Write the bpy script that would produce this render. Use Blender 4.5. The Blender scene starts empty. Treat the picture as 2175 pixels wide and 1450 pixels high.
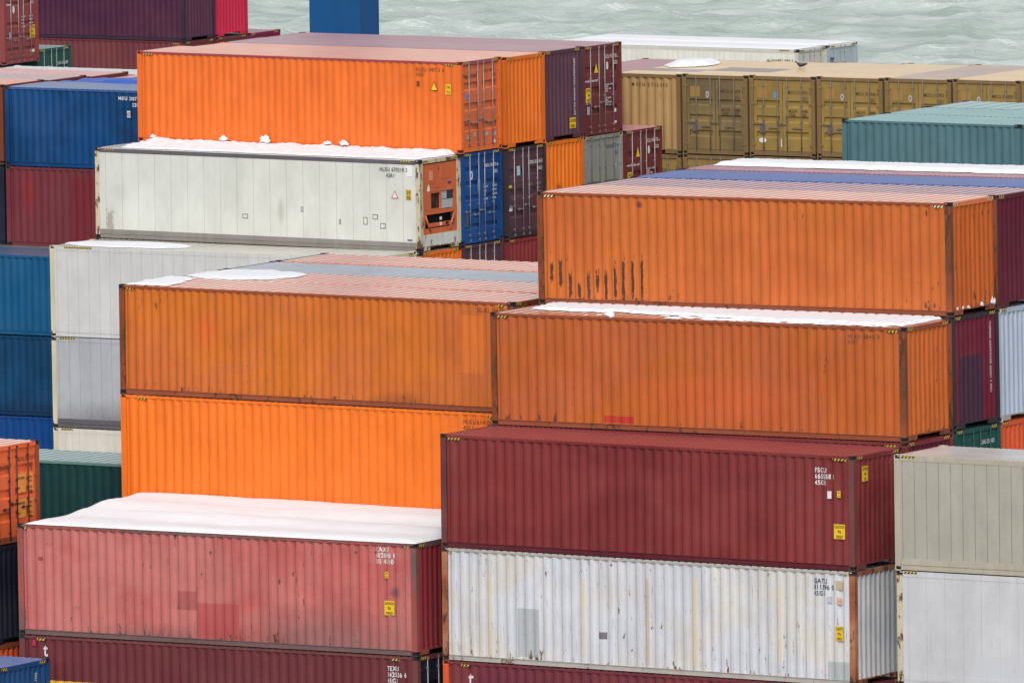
import bpy, bmesh, math, random
import numpy as np
from mathutils import Matrix, Vector, noise as mnoise
C = bpy.context.scene
col = C.collection
# ------------------------------------------------------------------ camera, sky, sun, exposure
cam = bpy.data.objects.new('camera', bpy.data.cameras.new('camera')); col.objects.link(cam)
cam.matrix_world = Matrix(((0.85327, -0.037772, 0.5201, 166.729), (0.521259, 0.090093, -0.848629, -268.434),
                           (-0.014803, 0.995217, 0.096563, 44.576), (0, 0, 0, 1)))
cam.data.sensor_width = 36; cam.data.lens = 438.544; cam.data.clip_start = 5; cam.data.clip_end = 20000
C.camera = cam
SUN_EL, SUN_AZ = math.radians(45), math.radians(150)      # azimuth clockwise from +Y
w = bpy.data.worlds.new("World"); C.world = w; w.use_nodes = True
nt = w.node_tree; bg = nt.nodes['Background']
sky = nt.nodes.new('ShaderNodeTexSky'); sky.sky_type = 'NISHITA'; sky.sun_disc = False
sky.sun_elevation = SUN_EL; sky.sun_rotation = SUN_AZ; sky.air_density = 1.0; sky.dust_density = 4.0; sky.ozone_density = 1.0
hs = nt.nodes.new('ShaderNodeHueSaturation'); hs.inputs['Saturation'].default_value = 0.26
nt.links.new(sky.outputs[0], hs.inputs['Color']); nt.links.new(hs.outputs[0], bg.inputs[0]); bg.inputs[1].default_value = 0.15
sd = bpy.data.lights.new('sun', 'SUN'); sd.energy = 0.9; sd.angle = math.radians(18); sd.color = (1, .985, .965)
sun = bpy.data.objects.new('sun', sd); col.objects.link(sun)
sdir = Vector((math.sin(SUN_AZ)*math.cos(SUN_EL), math.cos(SUN_AZ)*math.cos(SUN_EL), math.sin(SUN_EL)))
sun.rotation_euler = sdir.to_track_quat('Z', 'Y').to_euler(); sun.location = (0, -100, 120)
C.view_settings.view_transform = 'Standard'; C.view_settings.look = 'None'
C.view_settings.exposure = 0.25; C.view_settings.gamma = 1
C.render.engine = 'CYCLES'

# ------------------------------------------------------------------ materials
def s2l(c):
    return tuple(((v/255)/12.92 if v/255 <= .04045 else ((v/255+.055)/1.055)**2.4) for v in c)
K_ALB = 1.18
def alb(c): return tuple(min(.88, v/K_ALB) for v in s2l(c)) + (1,)
MC = {}
class NB:                                                  # small node helper
    def __init__(s, m): s.t = m.node_tree; s.n = s.t.nodes; s.l = s.t.links
    def link(s, a, b): s.l.new(a, b)
    def val(s, sock, v):
        if isinstance(v, (int, float)): sock.default_value = v
        elif isinstance(v, tuple): sock.default_value = v
        else: s.link(v, sock)
    def math(s, op, a, b=None, c=None):
        n = s.n.new('ShaderNodeMath'); n.operation = op; s.val(n.inputs[0], a)
        if b is not None: s.val(n.inputs[1], b)
        if c is not None: s.val(n.inputs[2], c)
        return n.outputs[0]
    def mix(s, fac, a, b):
        n = s.n.new('ShaderNodeMix'); n.data_type = 'RGBA'; s.val(n.inputs[0], fac); s.val(n.inputs[6], a); s.val(n.inputs[7], b)
        return n.outputs[2]
    def noise(s, vec, scale, detail=4, rough=.6, off=0):
        n = s.n.new('ShaderNodeTexNoise'); n.inputs['Scale'].default_value = scale; n.inputs['Detail'].default_value = detail
        n.inputs['Roughness'].default_value = rough; s.link(vec, n.inputs['Vector']); return n.outputs[0]
    def mapping(s, vec, loc=(0, 0, 0), sc=(1, 1, 1)):
        n = s.n.new('ShaderNodeMapping'); n.inputs['Location'].default_value = loc; n.inputs['Scale'].default_value = sc
        s.link(vec, n.inputs['Vector']); return n.outputs[0]
    def ramp(s, f, a, b, lo=0., hi=1.):
        n = s.n.new('ShaderNodeMapRange'); n.inputs[1].default_value = a; n.inputs[2].default_value = b
        n.inputs[3].default_value = lo; n.inputs[4].default_value = hi; s.val(n.inputs[0], f); return n.outputs[0]
def newmat(name):
    m = bpy.data.materials.new(name); m.use_nodes = True
    b = m.node_tree.nodes['Principled BSDF']; return m, NB(m), b
def plain(name, c, rough=.5, metal=0, nz=.1):
    if name in MC: return MC[name]
    m, N, b = newmat(name); tc = N.n.new('ShaderNodeTexCoord')
    f = N.noise(tc.outputs['Object'], 3.0, 5)
    c = alb(c)
    N.link(N.mix(N.ramp(f, .3, .7), tuple(v*(1-nz) for v in c[:3])+(1,), tuple(min(1, v*(1+nz)) for v in c[:3])+(1,)), b.inputs['Base Color'])
    b.inputs['Roughness'].default_value = rough; b.inputs['Metallic'].default_value = metal
    MC[name] = m; return m
RUSTC = (.075, .032, .016, 1)
def paint(name, c, rust=.2, fade=.12, seed=0, patches=(), axis=0, rough=.42, streak=.0, seams=None, dark=(30, 22, 20), c2=None, spec=.22, scuff=0., bands=.06):
    """weathered container paint. patches: (cx,cz,hw,hz,rgb,alpha,mode) in metres on the panel"""
    if name in MC: return MC[name]
    m, N, b = newmat(name); tc = N.n.new('ShaderNodeTexCoord'); V = tc.outputs['Object']
    sep = N.n.new('ShaderNodeSeparateXYZ'); N.link(V, sep.inputs[0]); X = sep.outputs[axis]; Z = sep.outputs[2] if axis != 9 else sep.outputs[1]
    rnd = random.Random(seed); off = (rnd.uniform(0, 90), rnd.uniform(0, 90), rnd.uniform(0, 90))
    base = alb(c)
    big = N.noise(N.mapping(V, off, (.45, .45, .6)), 1.0, 3, .55)
    c_f = tuple(v*.93+.035 for v in base[:3])+(1,)
    colr = N.mix(N.ramp(big, .35, .7), base, N.mix(fade*3 if fade < .33 else 1., base, c_f))
    if c2: colr = N.mix(N.ramp(N.noise(N.mapping(V, off[::-1], (.35, .5, .5)), 1., 4, .6), .45, .62), colr, alb(c2))
    # sheet-to-sheet and streaky variation
    st = N.noise(N.mapping(V, off, (5.2, 5.2, .16)), 1.0, 4, .65)
    k = N.ramp(st, .25, .75, 1-bands-fade*.5, 1+bands*.7)
    sheet = N.math('FLOOR', N.math('DIVIDE', X, 1.12))
    wn = N.n.new('ShaderNodeTexWhiteNoise'); wn.noise_dimensions = '1D'; N.link(N.math('ADD', sheet, off[0]), wn.inputs['W'])
    k = N.math('MULTIPLY', k, N.ramp(wn.outputs[0], 0, 1, .965, 1.03))
    vm = N.n.new('ShaderNodeVectorMath'); vm.operation = 'SCALE'; N.link(colr, vm.inputs[0]); N.link(k, vm.inputs['Scale']); colr = vm.outputs[0]
    if seams:                                              # (spacing, width, strength, dotted)
        sp, wd, sg, dot = seams
        fr = N.math('FRACT', N.math('DIVIDE', N.math('ADD', X, sp*.37), sp))
        msk = N.math('LESS_THAN', fr, wd/sp)
        if dot: msk = N.math('MULTIPLY', msk, N.ramp(N.math('FRACT', N.math('DIVIDE', Z, .09)), .4, .41, 1., .35))
        colr = N.mix(N.math('MULTIPLY', msk, sg), colr, (.10, .095, .08, 1))
    sg_ = N.noise(N.mapping(V, off, (1.3, 1.3, .8)), 1.0, 8, .68)
    vm = N.n.new('ShaderNodeVectorMath'); vm.operation = 'SCALE'; N.link(colr, vm.inputs[0]); N.link(N.ramp(sg_, .36, .62, .90, 1.03), vm.inputs['Scale']); colr = vm.outputs[0]
    for i, (cx, cz, hw, hz, rgb, al, mode) in enumerate(patches):
        px, pz = X, Z
        if mode != 'hard':
            nn = N.noise(N.mapping(V, (i*3.1, 0, i*1.7), (26, 26, 7) if mode == 'ragged' else (9, 9, 4)), 1.0, 5, .75)
            a_ = 3.4 if mode == 'ragged' else 2.0
            pert = N.math('MULTIPLY', N.math('SUBTRACT', nn, .5), a_)
        dx = N.math('DIVIDE', N.math('ABSOLUTE', N.math('SUBTRACT', px, cx)), hw)
        dz = N.math('DIVIDE', N.math('ABSOLUTE', N.math('SUBTRACT', pz, cz)), hz)
        if mode == 'soft':
            dd = N.math('SQRT', N.math('ADD', N.math('POWER', dx, 2.), N.math('POWER', dz, 2.)))
            dd = N.math('ADD', dd, N.math('MULTIPLY', pert, .35)); msk = N.ramp(dd, .35, 1.1, 1., 0.)
        else:
            dd = N.math('MAXIMUM', dx, dz)
            if mode == 'ragged': dd = N.math('ADD', dd, pert)
            msk = N.math('LESS_THAN', dd, 1.)
        colr = N.mix(N.math('MULTIPLY', msk, al), colr, alb(rgb))
    # rust chips, runs
    if rust > 0:
        chips = N.noise(N.mapping(V, off, (7, 7, 2.4)), 1.0, 7, .72)
        zone = N.noise(N.mapping(V, off[::-1], (.7, .7, .5)), 1.0, 2, .5)
        th = N.math('SUBTRACT', .755-.12*min(rust, 1.6), N.math('MULTIPLY', N.math('SUBTRACT', zone, .5), .26))
        if rust > .3:                                      # dirt and rust gather along the bottom seam and rail
            th = N.math('SUBTRACT', th, N.ramp(Z, .14, .50, .075, 0.))
        d_ = N.math('SUBTRACT', chips, th)
        if streak > 0:                                     # rusty run marks below old chips
            rn = N.noise(N.mapping(V, off[::-1], (11, 11, .55)), 1.0, 5, .7)
            colr = N.mix(N.ramp(rn, .60, .70, 0., streak*.6), colr, (.30, .12, .05, 1))
        colr = N.mix(N.ramp(d_, -.035, .0, 0., .35*min(1, rust*1.6)), colr, (.22, .10, .045, 1))
        colr = N.mix(N.ramp(d_, .0, .012, 0., .9), colr, RUSTC)
    if scuff > 0:
        sc_ = N.noise(N.mapping(V, off, (21, 21, 1.1)), 1.0, 5, .72)
        colr = N.mix(N.ramp(sc_, .625, .67, 0., scuff), colr, alb(dark))
    N.link(colr, b.inputs['Base Color'])
    r_ = N.noise(N.mapping(V, off, (2, 2, .8)), 1.0, 4, .6)
    N.link(N.ramp(r_, .3, .7, rough-.06, rough+.12), b.inputs['Roughness'])
    b.inputs['Specular IOR Level'].default_value = spec
    bp = N.n.new('ShaderNodeBump'); bp.inputs['Strength'].default_value = .25; bp.inputs['Distance'].default_value = .02
    N.link(N.noise(N.mapping(V, off, (2.5, 2.5, 1.6)), 1.0, 3, .5), bp.inputs['Height']); N.link(bp.outputs[0], b.inputs['Normal'])
    MC[name] = m; return m
def wet_sheen_roof(m, sky_sheen=.3):
    """the same paint on a roof: wet with melt water, sky reflection mixed into its colour as a pale tint"""
    nm = m.name+'_wet_sheen_roof_%d' % (sky_sheen*100)
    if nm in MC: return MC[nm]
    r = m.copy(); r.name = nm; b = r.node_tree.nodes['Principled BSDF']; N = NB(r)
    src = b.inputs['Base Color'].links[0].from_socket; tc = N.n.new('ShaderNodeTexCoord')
    sheenc = (.82, .66, .56, 1) if 'orange' in m.name or 'pink' in m.name else (.70, .69, .70, 1)
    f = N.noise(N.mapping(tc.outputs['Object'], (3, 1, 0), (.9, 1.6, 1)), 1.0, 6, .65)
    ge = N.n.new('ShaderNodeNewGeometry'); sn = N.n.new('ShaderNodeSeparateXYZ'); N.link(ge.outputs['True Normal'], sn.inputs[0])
    flat = N.ramp(sn.outputs[2], .90, .985)                # pale sky sheen painted onto the level faces only
    N.link(N.mix(N.math('MULTIPLY', flat, N.ramp(f, .3, .75, sky_sheen*.55, min(1, sky_sheen*1.35))), src, sheenc), b.inputs['Base Color'])
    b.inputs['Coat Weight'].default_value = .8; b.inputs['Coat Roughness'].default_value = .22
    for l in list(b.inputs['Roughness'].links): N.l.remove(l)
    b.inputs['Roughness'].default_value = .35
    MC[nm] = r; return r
def stripe_mat(name='hazard_tape', a=(206, 178, 62), bk=(30, 26, 24)):
    if name in MC: return MC[name]
    m, N, b = newmat(name); tc = N.n.new('ShaderNodeTexCoord'); sep = N.n.new('ShaderNodeSeparateXYZ'); N.link(tc.outputs['Object'], sep.inputs[0])
    s = N.math('ADD', N.math('SUBTRACT', N.math('ADD', sep.outputs[0], sep.outputs[1]), N.math('MULTIPLY', sep.outputs[2], .8)), 0)
    f = N.math('LESS_THAN', N.math('FRACT', N.math('DIVIDE', s, .10)), .5)
    N.link(N.mix(f, alb(bk), alb(a)), b.inputs['Base Color']); b.inputs['Roughness'].default_value = .6
    MC[name] = m; return m
GALV = plain('galvanised_steel', (150, 148, 152), .45, .3)
BLACK = plain('dark_void', (14, 13, 15), .9)
GASK = plain('rubber_gasket', (42, 38, 38), .8)
YEL = plain('caution_yellow', (238, 196, 38), .5)
WHT = plain('white_lettering', (226, 224, 222), .6)
INK = plain('black_lettering', (34, 28, 30), .6)
INKO = plain('faded_brown_lettering', (120, 62, 32), .6)
INKT = plain('olive_lettering', (84, 66, 40), .6)
BLU = plain('navy_lettering', (38, 60, 92), .6)
HAZ = stripe_mat(); HAZP = stripe_mat('hazard_tape_pale', (232, 222, 170), (60, 38, 26))

# ------------------------------------------------------------------ mesh helpers
def box(bm, x0, x1, y0, y1, z0, z1, mi=0):
    vs = [bm.verts.new(p) for p in ((x0, y0, z0), (x1, y0, z0), (x1, y1, z0), (x0, y1, z0), (x0, y0, z1), (x1, y0, z1), (x1, y1, z1), (x0, y1, z1))]
    for f in ((3, 2, 1, 0), (4, 5, 6, 7), (0, 1, 5, 4), (1, 2, 6, 5), (2, 3, 7, 6), (3, 0, 4, 7)):
        bm.faces.new([vs[i] for i in f]).material_index = mi
def tube(bm, p, q, r, n=8, mi=0):
    p, q = Vector(p), Vector(q); d = (q-p).normalized(); a = d.orthogonal().normalized(); b_ = d.cross(a)
    rings = [[bm.verts.new(c+a*math.cos(t)*r+b_*math.sin(t)*r) for t in [2*math.pi*i/n for i in range(n)]] for c in (p, q)]
    for i in range(n):
        f = bm.faces.new([rings[0][i], rings[0][(i+1) % n], rings[1][(i+1) % n], rings[1][i]]); f.material_index = mi; f.smooth = True
    bm.faces.new(rings[0][::-1]).material_index = mi; bm.faces.new(rings[1]).material_index = mi
def tomesh(name, bm):
    bmesh.ops.recalc_face_normals(bm, faces=bm.faces)
    me = bpy.data.meshes.new(name); bm.to_mesh(me); bm.free(); return me
CACHE = {}
def cached(key, fn):
    if key not in CACHE:
        bm = bmesh.new(); fn(bm); CACHE[key] = tomesh(str(key[0]), bm)
    return CACHE[key]
def part(name, me, mats, parent):
    if not isinstance(mats, (list, tuple)): mats = [mats]
    while len(me.materials) < len(mats): me.materials.append(mats[len(me.materials)])
    o = bpy.data.objects.new(name, me); col.objects.link(o); o.parent = parent
    for i, m in enumerate(mats):
        if me.materials[i] is not m: o.material_slots[i].link = 'OBJECT'; o.material_slots[i].material = m
    return o
def tag(o, label=None, cat=None, group=None, kind=None):
    for k, v in (('label', label), ('category', cat), ('group', group), ('kind', kind)):
        if v: o[k] = v
    return o
W_ = 2.438; HC = 2.896; HS = 2.591; L40 = 12.192; L20 = 6.058
def side_prof(P=.278, D=.038, x0=.17, x1=None):
    n = int(round((x1-x0)/P)); P = (x1-x0)/n; pts = []
    for i in range(n):
        s = x0+i*P
        pts += [(s, D), (s+.24*P, D), (s+.48*P, 0), (s+.76*P, 0)]
    pts += [(x1, D)]
    return pts
def prof_at(pts, x):
    for a, b in zip(pts, pts[1:]):
        if a[0] <= x <= b[0]: return a[1]+(b[1]-a[1])*(x-a[0])/max(1e-6, b[0]-a[0])
    return 0
def corr_side(bm, pts, z0, z1, ybase, sign, seed, rows=10, amp=.017):
    for _ in (0,):
        grid = []
        for (x, d) in pts:
            c_ = []
            for j in range(rows+1):
                z = z0+(z1-z0)*j/rows
                e = math.sin(math.pi*j/rows)**.5 if 0 < j < rows else 0
                nz = mnoise.noise(Vector((x*.55+seed*7.7, z*.8, seed*3.3)))*amp*e + mnoise.noise(Vector((x*2.1+seed, z*1.5, seed)))*amp*.5*e
                c_.append(bm.verts.new((x, ybase+sign*(d+max(-.008, nz)+.008), z)))
            grid.append(c_)
        for a, b_ in zip(grid, grid[1:]):
            for j in range(rows): bm.faces.new([a[j], b_[j], b_[j+1], a[j+1]])
        # back sheet
        box(bm, pts[0][0], pts[-1][0], min(ybase+sign*.075, ybase+sign*.08), max(ybase+sign*.075, ybase+sign*.08), z0, z1)
def casting(bm, cx, cy, cz, sx, sy, sz):
    """corner casting: box with oval hole recesses on the two outward sides and the outward top/bottom"""
    hx, hy, hz = .178, .162, .118
    x0, x1 = sorted((cx, cx-sx*hx)); y0, y1 = sorted((cy, cy-sy*hy)); z0, z1 = sorted((cz, cz-sz*hz))
    box(bm, x0, x1, y0, y1, z0, z1)
    bm.faces.ensure_lookup_table()
    for f in list(bm.faces)[-6:]:
        n = f.normal if f.normal.length > .1 else None
        f.normal_update(); n = f.normal; c = f.calc_center_median()
        out = (abs(n.x) > .9 and abs(c.x-cx) < .001) or (abs(n.y) > .9 and abs(c.y-cy) < .001) or (abs(n.z) > .9 and abs(c.z-cz) < .001)
        if out:
            r = bmesh.ops.inset_individual(bm, faces=[f], thickness=.034, depth=0)
            n_ = Vector((sx if abs(n.x) > .9 else 0, sy if abs(n.y) > .9 else 0, sz if abs(n.z) > .9 else 0))
            bmesh.ops.translate(bm, verts=f.verts, vec=-n_*.022)
            f.material_index = 1
def text_mesh(s, size, spacing=1.0, align='LEFT'):
    cu = bpy.data.curves.new('t', 'FONT'); cu.body = s; cu.size = size; cu.space_character = spacing; cu.align_x = align; cu.space_line = .95; cu.offset = .0035*size/.16
    o = bpy.data.objects.new('t', cu); col.objects.link(o)
    dg = bpy.context.evaluated_depsgraph_get(); dg.update()
    me = bpy.data.meshes.new_from_object(o.evaluated_get(dg)); bpy.data.objects.remove(o); bpy.data.curves.remove(cu)
    return me
def lettering(name, s, size, mat, parent, face, a, z, prof=None, L=L40, spacing=1.15, sx=.8, rot=False, W=W_, proud=.004, align='LEFT'):
    """writing on a face: 'side' (y=0, runs +x) or 'end' (x=L, runs +y), a = start along face, z = baseline of first line"""
    me = text_mesh(s, size, spacing, align); bm = bmesh.new(); bm.from_mesh(me); bpy.data.meshes.remove(me)
    for v in bm.verts:
        x, y = v.co.x*sx, v.co.y
        v.co = (a+y, 0, z-x) if rot else (a+x, 0, z+y)
    if prof:
        xs = [v.co.x for v in bm.verts]; lo, hi = min(xs), max(xs)
        for (px, d) in prof:
            if lo < px < hi:
                bmesh.ops.bisect_plane(bm, geom=bm.verts[:]+bm.edges[:]+bm.faces[:], plane_co=(px, 0, 0), plane_no=(1, 0, 0))
    for v in bm.verts:
        d = prof_at(prof, v.co.x) if prof else 0
        if face == 'side': v.co = (v.co.x, (.012+d if prof else 0)-proud-.006*(1 if prof else 0), v.co.z)
        elif face == 'end': v.co = (L-(.012+d if prof else 0)+proud+.006*(1 if prof else 0), v.co.x, v.co.z)
    me = bpy.data.meshes.new(name); bm.to_mesh(me); bm.free()
    return part(name, me, mat, parent)
def plate(name, mat, parent, face, a, z, w, h, depth=0., L=L40, tri=False, th=.004, round_=False):
    bm = bmesh.new()
    if tri: pts = [(a, z), (a+w, z), (a+w/2, z+h)]
    elif round_: pts = [(a+w/2+w/2*math.cos(t), z+h/2+h/2*math.sin(t)) for t in [2*math.pi*i/16 for i in range(16)]]
    else: pts = [(a, z), (a+w, z), (a+w, z+h), (a, z+h)]
    def P(q, o): return (q[0], depth-o, q[1]) if face == 'side' else (L-depth+o, q[0], q[1])
    A = [bm.verts.new(P(q, th)) for q in pts]; B = [bm.verts.new(P(q, 0)) for q in pts]
    bm.faces.new(A); bm.faces.new(B[::-1])
    for i in range(len(pts)): bm.faces.new([A[i], B[i], B[(i+1) % len(pts)], A[(i+1) % len(pts)]])
    return part(name, tomesh(name, bm), mat, parent)
def caution(parent, face, a, z, w, h, txt, L=L40, depth=.002, size=None, mat=None, ink=None):
    p = plate('caution_label', mat or YEL, parent, face, a, z, w, h, depth, L)
    lines = txt.split('\n'); n = len(lines); s = size or h/n*.82
    for i, t in enumerate(lines):
        lettering('lettering', t, s, ink or INK, p, face, a+w/2, z+h-(i+.82)*h/n, None, L, 1.0, min(.8, w*.88/(max(1, len(t))*s*.62)), align='CENTER', proud=.008-depth)
    return p

SKY_SHEEN = {'roof_worn_orange': .95, 'paint_bright_orange': 1.0, 'roof_maroon': .45, 'roof_blue': .16, 'roof_deep_maroon': .20, 'paint_dull_orange': .25, 'roof_sea_teal': .25, 'roof_tan': .12, 'roof_tan_dark_patch': .08, 'roof_tan_with_patch': .08, 'roof_tan_brown': .12,  # strength of the sky reflection tinted into each roof paint
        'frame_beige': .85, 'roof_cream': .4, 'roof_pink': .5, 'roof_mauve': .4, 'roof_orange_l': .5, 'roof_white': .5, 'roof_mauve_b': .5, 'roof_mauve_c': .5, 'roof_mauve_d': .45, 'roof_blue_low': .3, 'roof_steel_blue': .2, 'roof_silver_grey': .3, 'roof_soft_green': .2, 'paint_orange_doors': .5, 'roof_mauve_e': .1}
# ------------------------------------------------------------------ the container
def container(spec, loc, rz=0., slope=0.):
    """spec keys: L,H,side,end('doors'|'wall'|'machine'|'open'),col,endcol,roofcol,frame,label,rp(roof pitch)..."""
    g = spec.get; L = g('L', L40); H = g('H', HC); seed = g('seed', 1); reefer = g('reefer', False)
    nm = 'refrigerated_container' if reefer else 'shipping_container'
    root = bpy.data.objects.new(nm, None); col.objects.link(root); root.empty_display_size = .5
    root.location = loc; root.rotation_euler = (0, -slope, rz)
    tag(root, spec['label'], 'container', g('group', 'stacked shipping containers'))
    sm = spec['side']; em = g('endm', sm); rm = g('roof', sm); fm = g('frame', sm); cm = g('cast', fm)
    # corner posts with castings
    for ix in (0, 1):
        for iy in (0, 1):
            X = L if ix else 0; Y = W_ if iy else 0; sx = 1 if ix else -1; sy = 1 if iy else -1
            def mk(bm, X=X, Y=Y, sx=sx, sy=sy):
                x0, x1 = sorted((X-sx*.003, X-sx*.165)); y0, y1 = sorted((Y-sy*.003, Y-sy*.06)); box(bm, x0, x1, y0, y1, .118, H-.118)
                x0, x1 = sorted((X-sx*.005, X-sx*.06)); y0, y1 = sorted((Y-sy*.06, Y-sy*.15)); box(bm, x0, x1, y0, y1, .118, H-.118)
            pst = part('corner_post', cached(('corner_post', L, H, ix, iy), mk), fm, root)
            for iz in (0, 1):
                def mc(bm, X=X, Y=Y, sx=sx, sy=sy, iz=iz): casting(bm, X, Y, H if iz else 0, sx, sy, 1 if iz else -1)
                part('corner_casting', cached(('corner_casting', L, H, ix, iy, iz), mc), [cm, BLACK], pst)
    # rails
    brh = .30 if reefer else .15
    for iy in (0, 1):
        def mb(bm, iy=iy):
            s = 1 if iy == 0 else -1; Y = 0 if iy == 0 else W_
            def b(o0, o1, z0, z1, x0=.178, x1=L-.178):
                y0, y1 = sorted((Y+s*o0, Y+s*o1)); box(bm, x0, x1, y0, y1, z0, z1)
            if reefer: b(.006, .05, .02, .13); b(.02, .06, .13, .15); b(.004, .05, .15, brh)
            else: b(.010, .06, .016, .03); b(.024, .06, .03, brh-.014); b(.006, .06, brh-.014, brh)
        part('bottom_rail', cached(('bottom_rail', L, H, iy, reefer), mb), g('brail', fm), root)
        def mt(bm, iy=iy):
            s = 1 if iy == 0 else -1; Y = 0 if iy == 0 else W_
            y0, y1 = sorted((Y+s*.004, Y+s*.07)); box(bm, .178, L-.178, y0, y1, H-(.15 if reefer else .085), H-.024)
        part('top_rail', cached(('top_rail', L, H, iy, reefer), mt), g('trail', fm), root)
    for X, s, dr in ((0, 1, False), (L, -1, g('end', 'wall') == 'doors')):
        def me_(bm, X=X, s=s):
            x0, x1 = sorted((X+s*.006, X+s*.07)); box(bm, x0, x1, .162, W_-.162, H-.13, H-.02)
        part('end_header', cached(('end_header', L, H, X), me_), g('header', fm), root)
        def ms(bm, X=X, s=s, dr=dr):
            x0, x1 = sorted((X+s*.008, X+s*.07))
            if dr: box(bm, x0, x1, .162, W_-.162, .02, .16); return
            a, b = .162, W_-.162; ol = [(a, .02), (.60, .02), (.60, .125), (W_-.60, .125), (W_-.60, .02), (b, .02), (b, .16), (a, .16)]
            A = [bm.verts.new((x0, y, z)) for y, z in ol]; B = [bm.verts.new((x1, y, z)) for y, z in ol]
            bm.faces.new(A); bm.faces.new(B[::-1])
            for i in range(8): bm.faces.new([A[i], B[i], B[(i+1) % 8], A[(i+1) % 8]])
        part('end_sill', cached(('end_sill', L, H, X, dr), ms), g('sill', fm), root)
    def mf(bm): box(bm, .07, L-.07, .062, W_-.062, .13 if not reefer else .14, .158)
    part('floor', cached(('floor', L, H, reefer), mf), GASK, root)
    # long sides
    z0, z1 = brh, H-(.15 if reefer else .085)
    if reefer:
        prof = None
        for iy in (0, 1):
            def mr(bm, iy=iy):
                if iy == 0: box(bm, .165, L-.165, .012, .06, z0, z1)
                else: box(bm, .165, L-.165, W_-.06, W_-.012, z0, z1)
            part('side_panel', cached(('reefer_side', L, H, iy), mr), sm, root)
    else:
        prof = side_prof(g('P', .278), g('D', .035), .168, L-.168)
        for iy in (0, 1):
            def mr(bm, iy=iy): corr_side(bm, prof, z0, z1, .004 if iy == 0 else W_-.004, 1 if iy == 0 else -1, seed+iy*5, 10 if g('near', True) else 2)
            part('side_panel', cached(('side_panel', L, H, iy, seed, g('P', .278), g('D', .035), g('near', True)), mr), sm, root)
    # roof
    def mroof(bm):
        x0, x1 = .09, L-.09; zt = H-.008
        if reefer:
            P = g('rp', 1.0); n = int((x1-x0)/P); P = (x1-x0)/n; pts = []
            for i in range(n): s = x0+i*P; pts += [(s, -.008), (s+.03, -.008), (s+.05, 0), (s+P-.02, 0)]
            pts += [(x1, -.008)]
        else:
            P = g('rp', .21); n = int(round((x1-x0)/P)); P = (x1-x0)/n; dz = -g('rd', .026); pts = []
            for i in range(n): s = x0+i*P; e_ = abs(dz)*1.3/P; pts += [(s, dz), (s+.10*P, dz), (s+.10*P+e_*P, 0), (s+(.99-e_)*P, 0)]
            pts += [(x1, dz)]
        ya, yb = .02, W_-.02
        ny = 3; G = []
        for (x, d) in pts:
            xx = min(max(x, .18), L-.18) if False else x
            rowv = []
            for j in range(ny+1):
                y = ya+(yb-ya)*j/ny
                sag = -.010*mnoise.noise(Vector((x*.4+seed, y, 1.0))) if 0 < j < ny else 0
                rowv.append(bm.verts.new((xx, y, zt+d-.004+min(0, sag))))
            G.append(rowv)
        for a, b_ in zip(G, G[1:]):
            for j in range(ny):
                bm.faces.new([a[j], b_[j], b_[j+1], a[j+1]])
        for rowi in (0, ny):                                 # corrugation ends visible above the rail
            for a, b_ in zip(G, G[1:]):
                va, vb = a[rowi], b_[rowi]
                q = [bm.verts.new((vb.co.x, vb.co.y, H-.05)), bm.verts.new((va.co.x, va.co.y, H-.05))]
                bm.faces.new([va, vb, q[0], q[1]])
    bmk = ('roof', L, H, g('rp', 0), seed if g('near', True) else 0, reefer, g('rd', .026))
    part('roof', cached(bmk, mroof), wet_sheen_roof(rm, g('sky_sheen', SKY_SHEEN.get(rm.name, .25))), root)
    # ends
    def mfar(bm):
        pr = side_prof(.27, .04, .152, W_-.152)
        bm2 = bmesh.new(); corr_side(bm2, pr, .16, H-.13, .008, 1, seed+9, 2)
        for v in bm2.verts: v.co = (v.co.y, v.co.x, v.co.z)
        t = bpy.data.meshes.new('t'); bm2.to_mesh(t); bm2.free(); bm.from_mesh(t); bpy.data.meshes.remove(t)
    part('end_wall', cached(('end_wall0', H), mfar), em, root)
    end = g('end', 'wall')
    if end == 'wall':
        epr = side_prof(g('eP', .25), .044, .152, W_-.152)
        def mw(bm):
            bm2 = bmesh.new(); corr_side(bm2, epr, .16, H-.13, .004, 1, seed+13, 8)
            for v in bm2.verts: v.co = (L-v.co.y, v.co.x, v.co.z)
            t = bpy.data.meshes.new('t'); bm2.to_mesh(t); bm2.free(); bm.from_mesh(t); bpy.data.meshes.remove(t)
        part('end_wall', cached(('end_wall', L, H, seed, g('eP', .25)), mw), em, root)
        spec['_epr'] = epr
    elif end == 'doors':
        bandz = g('bands', [(.62, .82), (1.22, 1.42), (1.82, 2.02)] if H == HS else [(.7, .9), (1.35, 1.55), (2.0, 2.2)])
        for k in (0, 1):
            ya, yb = (.155, W_/2-.008) if k == 0 else (W_/2+.008, W_-.155)
            def md(bm, ya=ya, yb=yb):
                xa = L-.075; zb, zt_ = .172, H-.142
                box(bm, xa, L-.042, ya, ya+.10, zb, zt_); box(bm, xa, L-.042, yb-.10, yb, zb, zt_)
                box(bm, xa, L-.042, ya+.10, yb-.10, zb, zb+.08); box(bm, xa, L-.042, ya+.10, yb-.10, zt_-.08, zt_)
                zs = [(zb+.08, .046)]
                for (p, q) in bandz: zs += [(p-.05, .046), (p, .095), (q, .095), (q+.012, .046)]
                zs += [(zt_-.08, .046)]
                prev = None
                for z, d in zs:
                    cur = [bm.verts.new((L-d, ya+.10, z)), bm.verts.new((L-d, yb-.10, z))]
                    if prev: bm.faces.new([prev[0], prev[1], cur[1], cur[0]])
                    prev = cur
                box(bm, L-.115, L-.11, ya, yb, zb, zt_)
            dm = g('door', em)
            d = part('door', cached(('door', L, H, k, tuple(bandz)), md), dm, root)
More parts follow.
